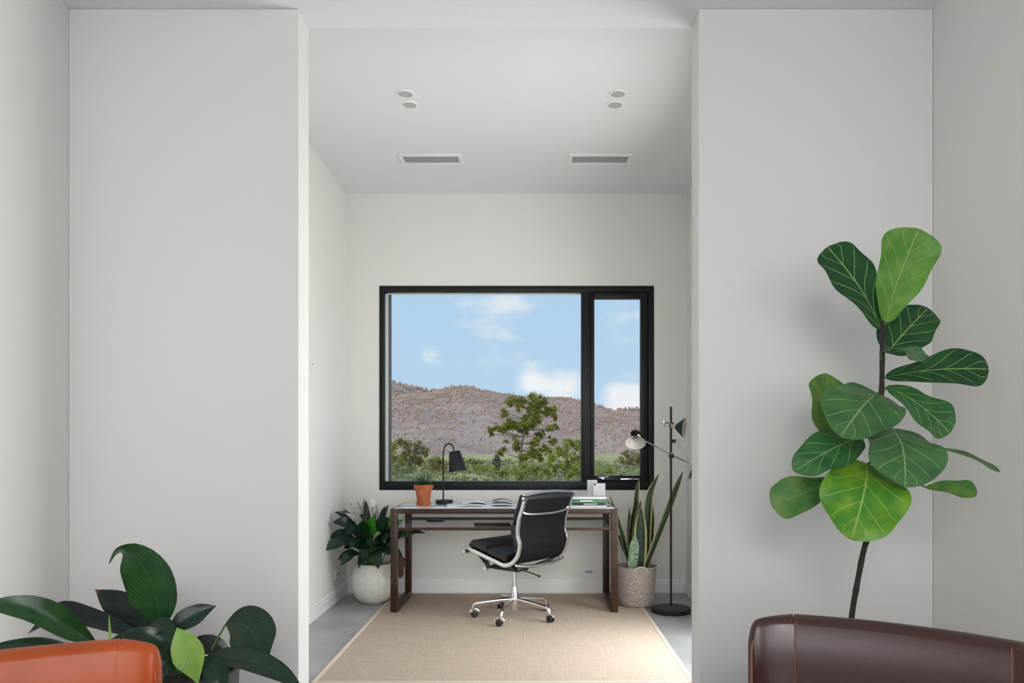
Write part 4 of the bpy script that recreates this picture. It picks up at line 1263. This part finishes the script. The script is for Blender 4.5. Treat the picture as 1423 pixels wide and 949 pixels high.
z_big = lambda x, y: (660 + x / 6.78, 540 + y / 6.78, 1 / 6.78)
big = [(370, 105, 66), (435, 115, 52), (335, 135, 40), (575, 85, 66), (640, 125, 58), (720, 190, 56), (760, 265, 30), (550, 160, 66), (690, 215, 50), (280, 220, 38), (262, 262, 26), (330, 320, 52), (290, 350, 36), (265, 400, 34),
       (130, 385, 28), (155, 425, 26), (180, 365, 36), (225, 380, 34), (400, 345, 62), (430, 170, 44), (540, 270, 72), (615, 300, 52), (740, 370, 40), (690, 375, 36), (520, 370, 58), (455, 410, 48), (380, 510, 48), (260, 590, 42), (290, 495, 24),
       (560, 520, 56), (560, 590, 58), (640, 570, 46), (480, 640, 56), (735, 495, 36), (600, 640, 52), (690, 610, 52), (620, 430, 44), (400, 570, 36), (700, 460, 14), (480, 300, 46), (600, 210, 60), (520, 210, 54)]
tree('gum_tree', 'tall open crowned gum tree in the middle of the window view', 70, big, z_big, 'gum_leaves', [(724, 690), (722, 650), (724, 625), (729, 600), (733, 580), (738, 562)], per=900, size=.10, seed=2, tr=.16)
sec = [(870, 520, 62), (940, 525, 56), (985, 570, 46), (800, 560, 46), (790, 610, 50), (840, 600, 46), (740, 650, 50), (900, 640, 50), (975, 650, 46), (950, 720, 66), (860, 730, 60), (700, 710, 54), (780, 760, 66), (920, 810, 66), (1000, 790, 66), (1080, 640, 60), (1070, 760, 66)]
tree('bushy_tree', 'bright green bushy tree at the right edge of the large pane', 62, sec, z_big, 'lime_leaves', [(786, 700), (785, 660), (787, 640), (788, 625)], per=620, size=.095, seed=5, tr=.11)
shr = [(480, 730, 56), (560, 760, 62), (640, 770, 62), (400, 760, 50), (350, 790, 44), (600, 820, 62), (500, 820, 60), (700, 820, 60), (420, 840, 50)]
tree('shrub', 'low leafy shrub around the foot of the gum tree', 66, shr, z_big, 'lime_leaves', [(730, 690), (730, 672), (732, 662)], per=560, size=.08, seed=6, tr=.08)
z_l = lambda x, y: (530 + x / 8.37, 580 + y / 8.37, 1 / 8.37)
ol = [(200, 290, 60), (280, 320, 75), (370, 340, 85), (455, 340, 76), (505, 390, 52), (250, 420, 80), (350, 430, 90), (450, 440, 80), (300, 510, 80), (400, 520, 80), (470, 500, 50), (200, 500, 70)]
tree('olive_tree', 'broad olive brown tree at the left of the window view', 95, ol, z_l, 'olive_leaves', [(572, 670), (572, 645), (574, 630)], per=230, size=.13, seed=8, tr=.18, spread=1.2)
gl = [(135, 310, 40), (150, 360, 44), (140, 430, 48), (165, 490, 46), (220, 510, 48), (100, 380, 50), (90, 480, 60)]
tree('young_tree', 'small bright green tree at the left edge of the large pane', 78, gl, z_l, 'lime_leaves', [(546, 665), (546, 640), (546, 625)], per=420, size=.10, seed=9, tr=.08, spread=.5)
cy = [(1340, 460, 30), (1335, 500, 44), (1345, 540, 52), (1345, 580, 50), (1340, 620, 40)]
tree('conical_shrub', 'dark grey upright shrub left of the gum tree', 90, cy, z_l, 'grey_leaves', [(690, 665), (690, 650), (690, 640)], per=420, size=.10, seed=10, tr=.06, spread=.3)
z_r = lambda x, y: (800 + x / 5.93, 540 + y / 5.93, 1 / 5.93)
rt = [(400, 530, 32), (440, 545, 42), (490, 560, 44), (530, 580, 44), (380, 590, 38), (440, 600, 48), (510, 620, 48), (570, 590, 50), (600, 640, 50)]
tree('round_tree', 'round olive tree seen through the narrow opening sash', 110, rt, z_r, 'olive_leaves', [(878, 660), (878, 640), (878, 630)], per=230, size=.13, seed=12, tr=.13, spread=.8)
for i, (px, py, d, r, mt, lab) in enumerate(((560, 652, 74, .9, 'scrub_leaves', 'pale green bush below the olive tree'), (646, 640, 100, .9, 'lime_leaves', 'small bright bush on the pasture behind the lamp shade'),
                                             (662, 645, 92, .9, 'olive_leaves', 'brownish bush on the pasture right of the lamp shade'), (676, 652, 80, 1.0, 'lime_leaves', 'green bush standing left of the conical shrub'),
                                             (610, 645, 88, 1.1, 'olive_leaves', 'olive bush on the pasture behind the lamp neck'), (843, 655, 80, .8, 'lime_leaves', 'bright bush low behind the narrow sash'),
                                             (700, 660, 74, .8, 'gum_leaves', 'dark green bush below the conical shrub'))):
    c = P(px, py, d); b = Vector((c.x, c.y, GZ))
    t = thing('bush', lab, 'bush', b, group='bushes on the pasture')
    MB().tube([b - Vector((0, 0, .1)), c], [.06, .03], 6).build('stem', 'bark_pale', t)
    rb = random.Random(i + 70)
    cl = [(c + Vector((rb.uniform(-1, 1), rb.uniform(-.6, .6), rb.uniform(-.5, .45))) * r, r * rb.uniform(.4, .65)) for _ in range(8)] + [(Vector((c.x, c.y, GZ + r * .6)), r * .8)]
    tag(leaf_quads(cl, 420, .10, i + 90).build('foliage', mt, t, smooth=False), kind='stuff')
rb = random.Random(77); cl = []
for i in range(950):
    d = 48 + 100 * rb.random() ** 1.4
    px = rb.uniform(440, 1000); r = rb.uniform(.35, .95)
    cl.append((Vector(((px - VX) * d / F, d, GZ + r * .35)), r))
tag(leaf_quads(cl, 130, .13, 78, .6).build('scrub', 'scrub_leaves', smooth=False), 'tangled pale green scrub across the pasture below the window', 'scrub', kind='stuff')
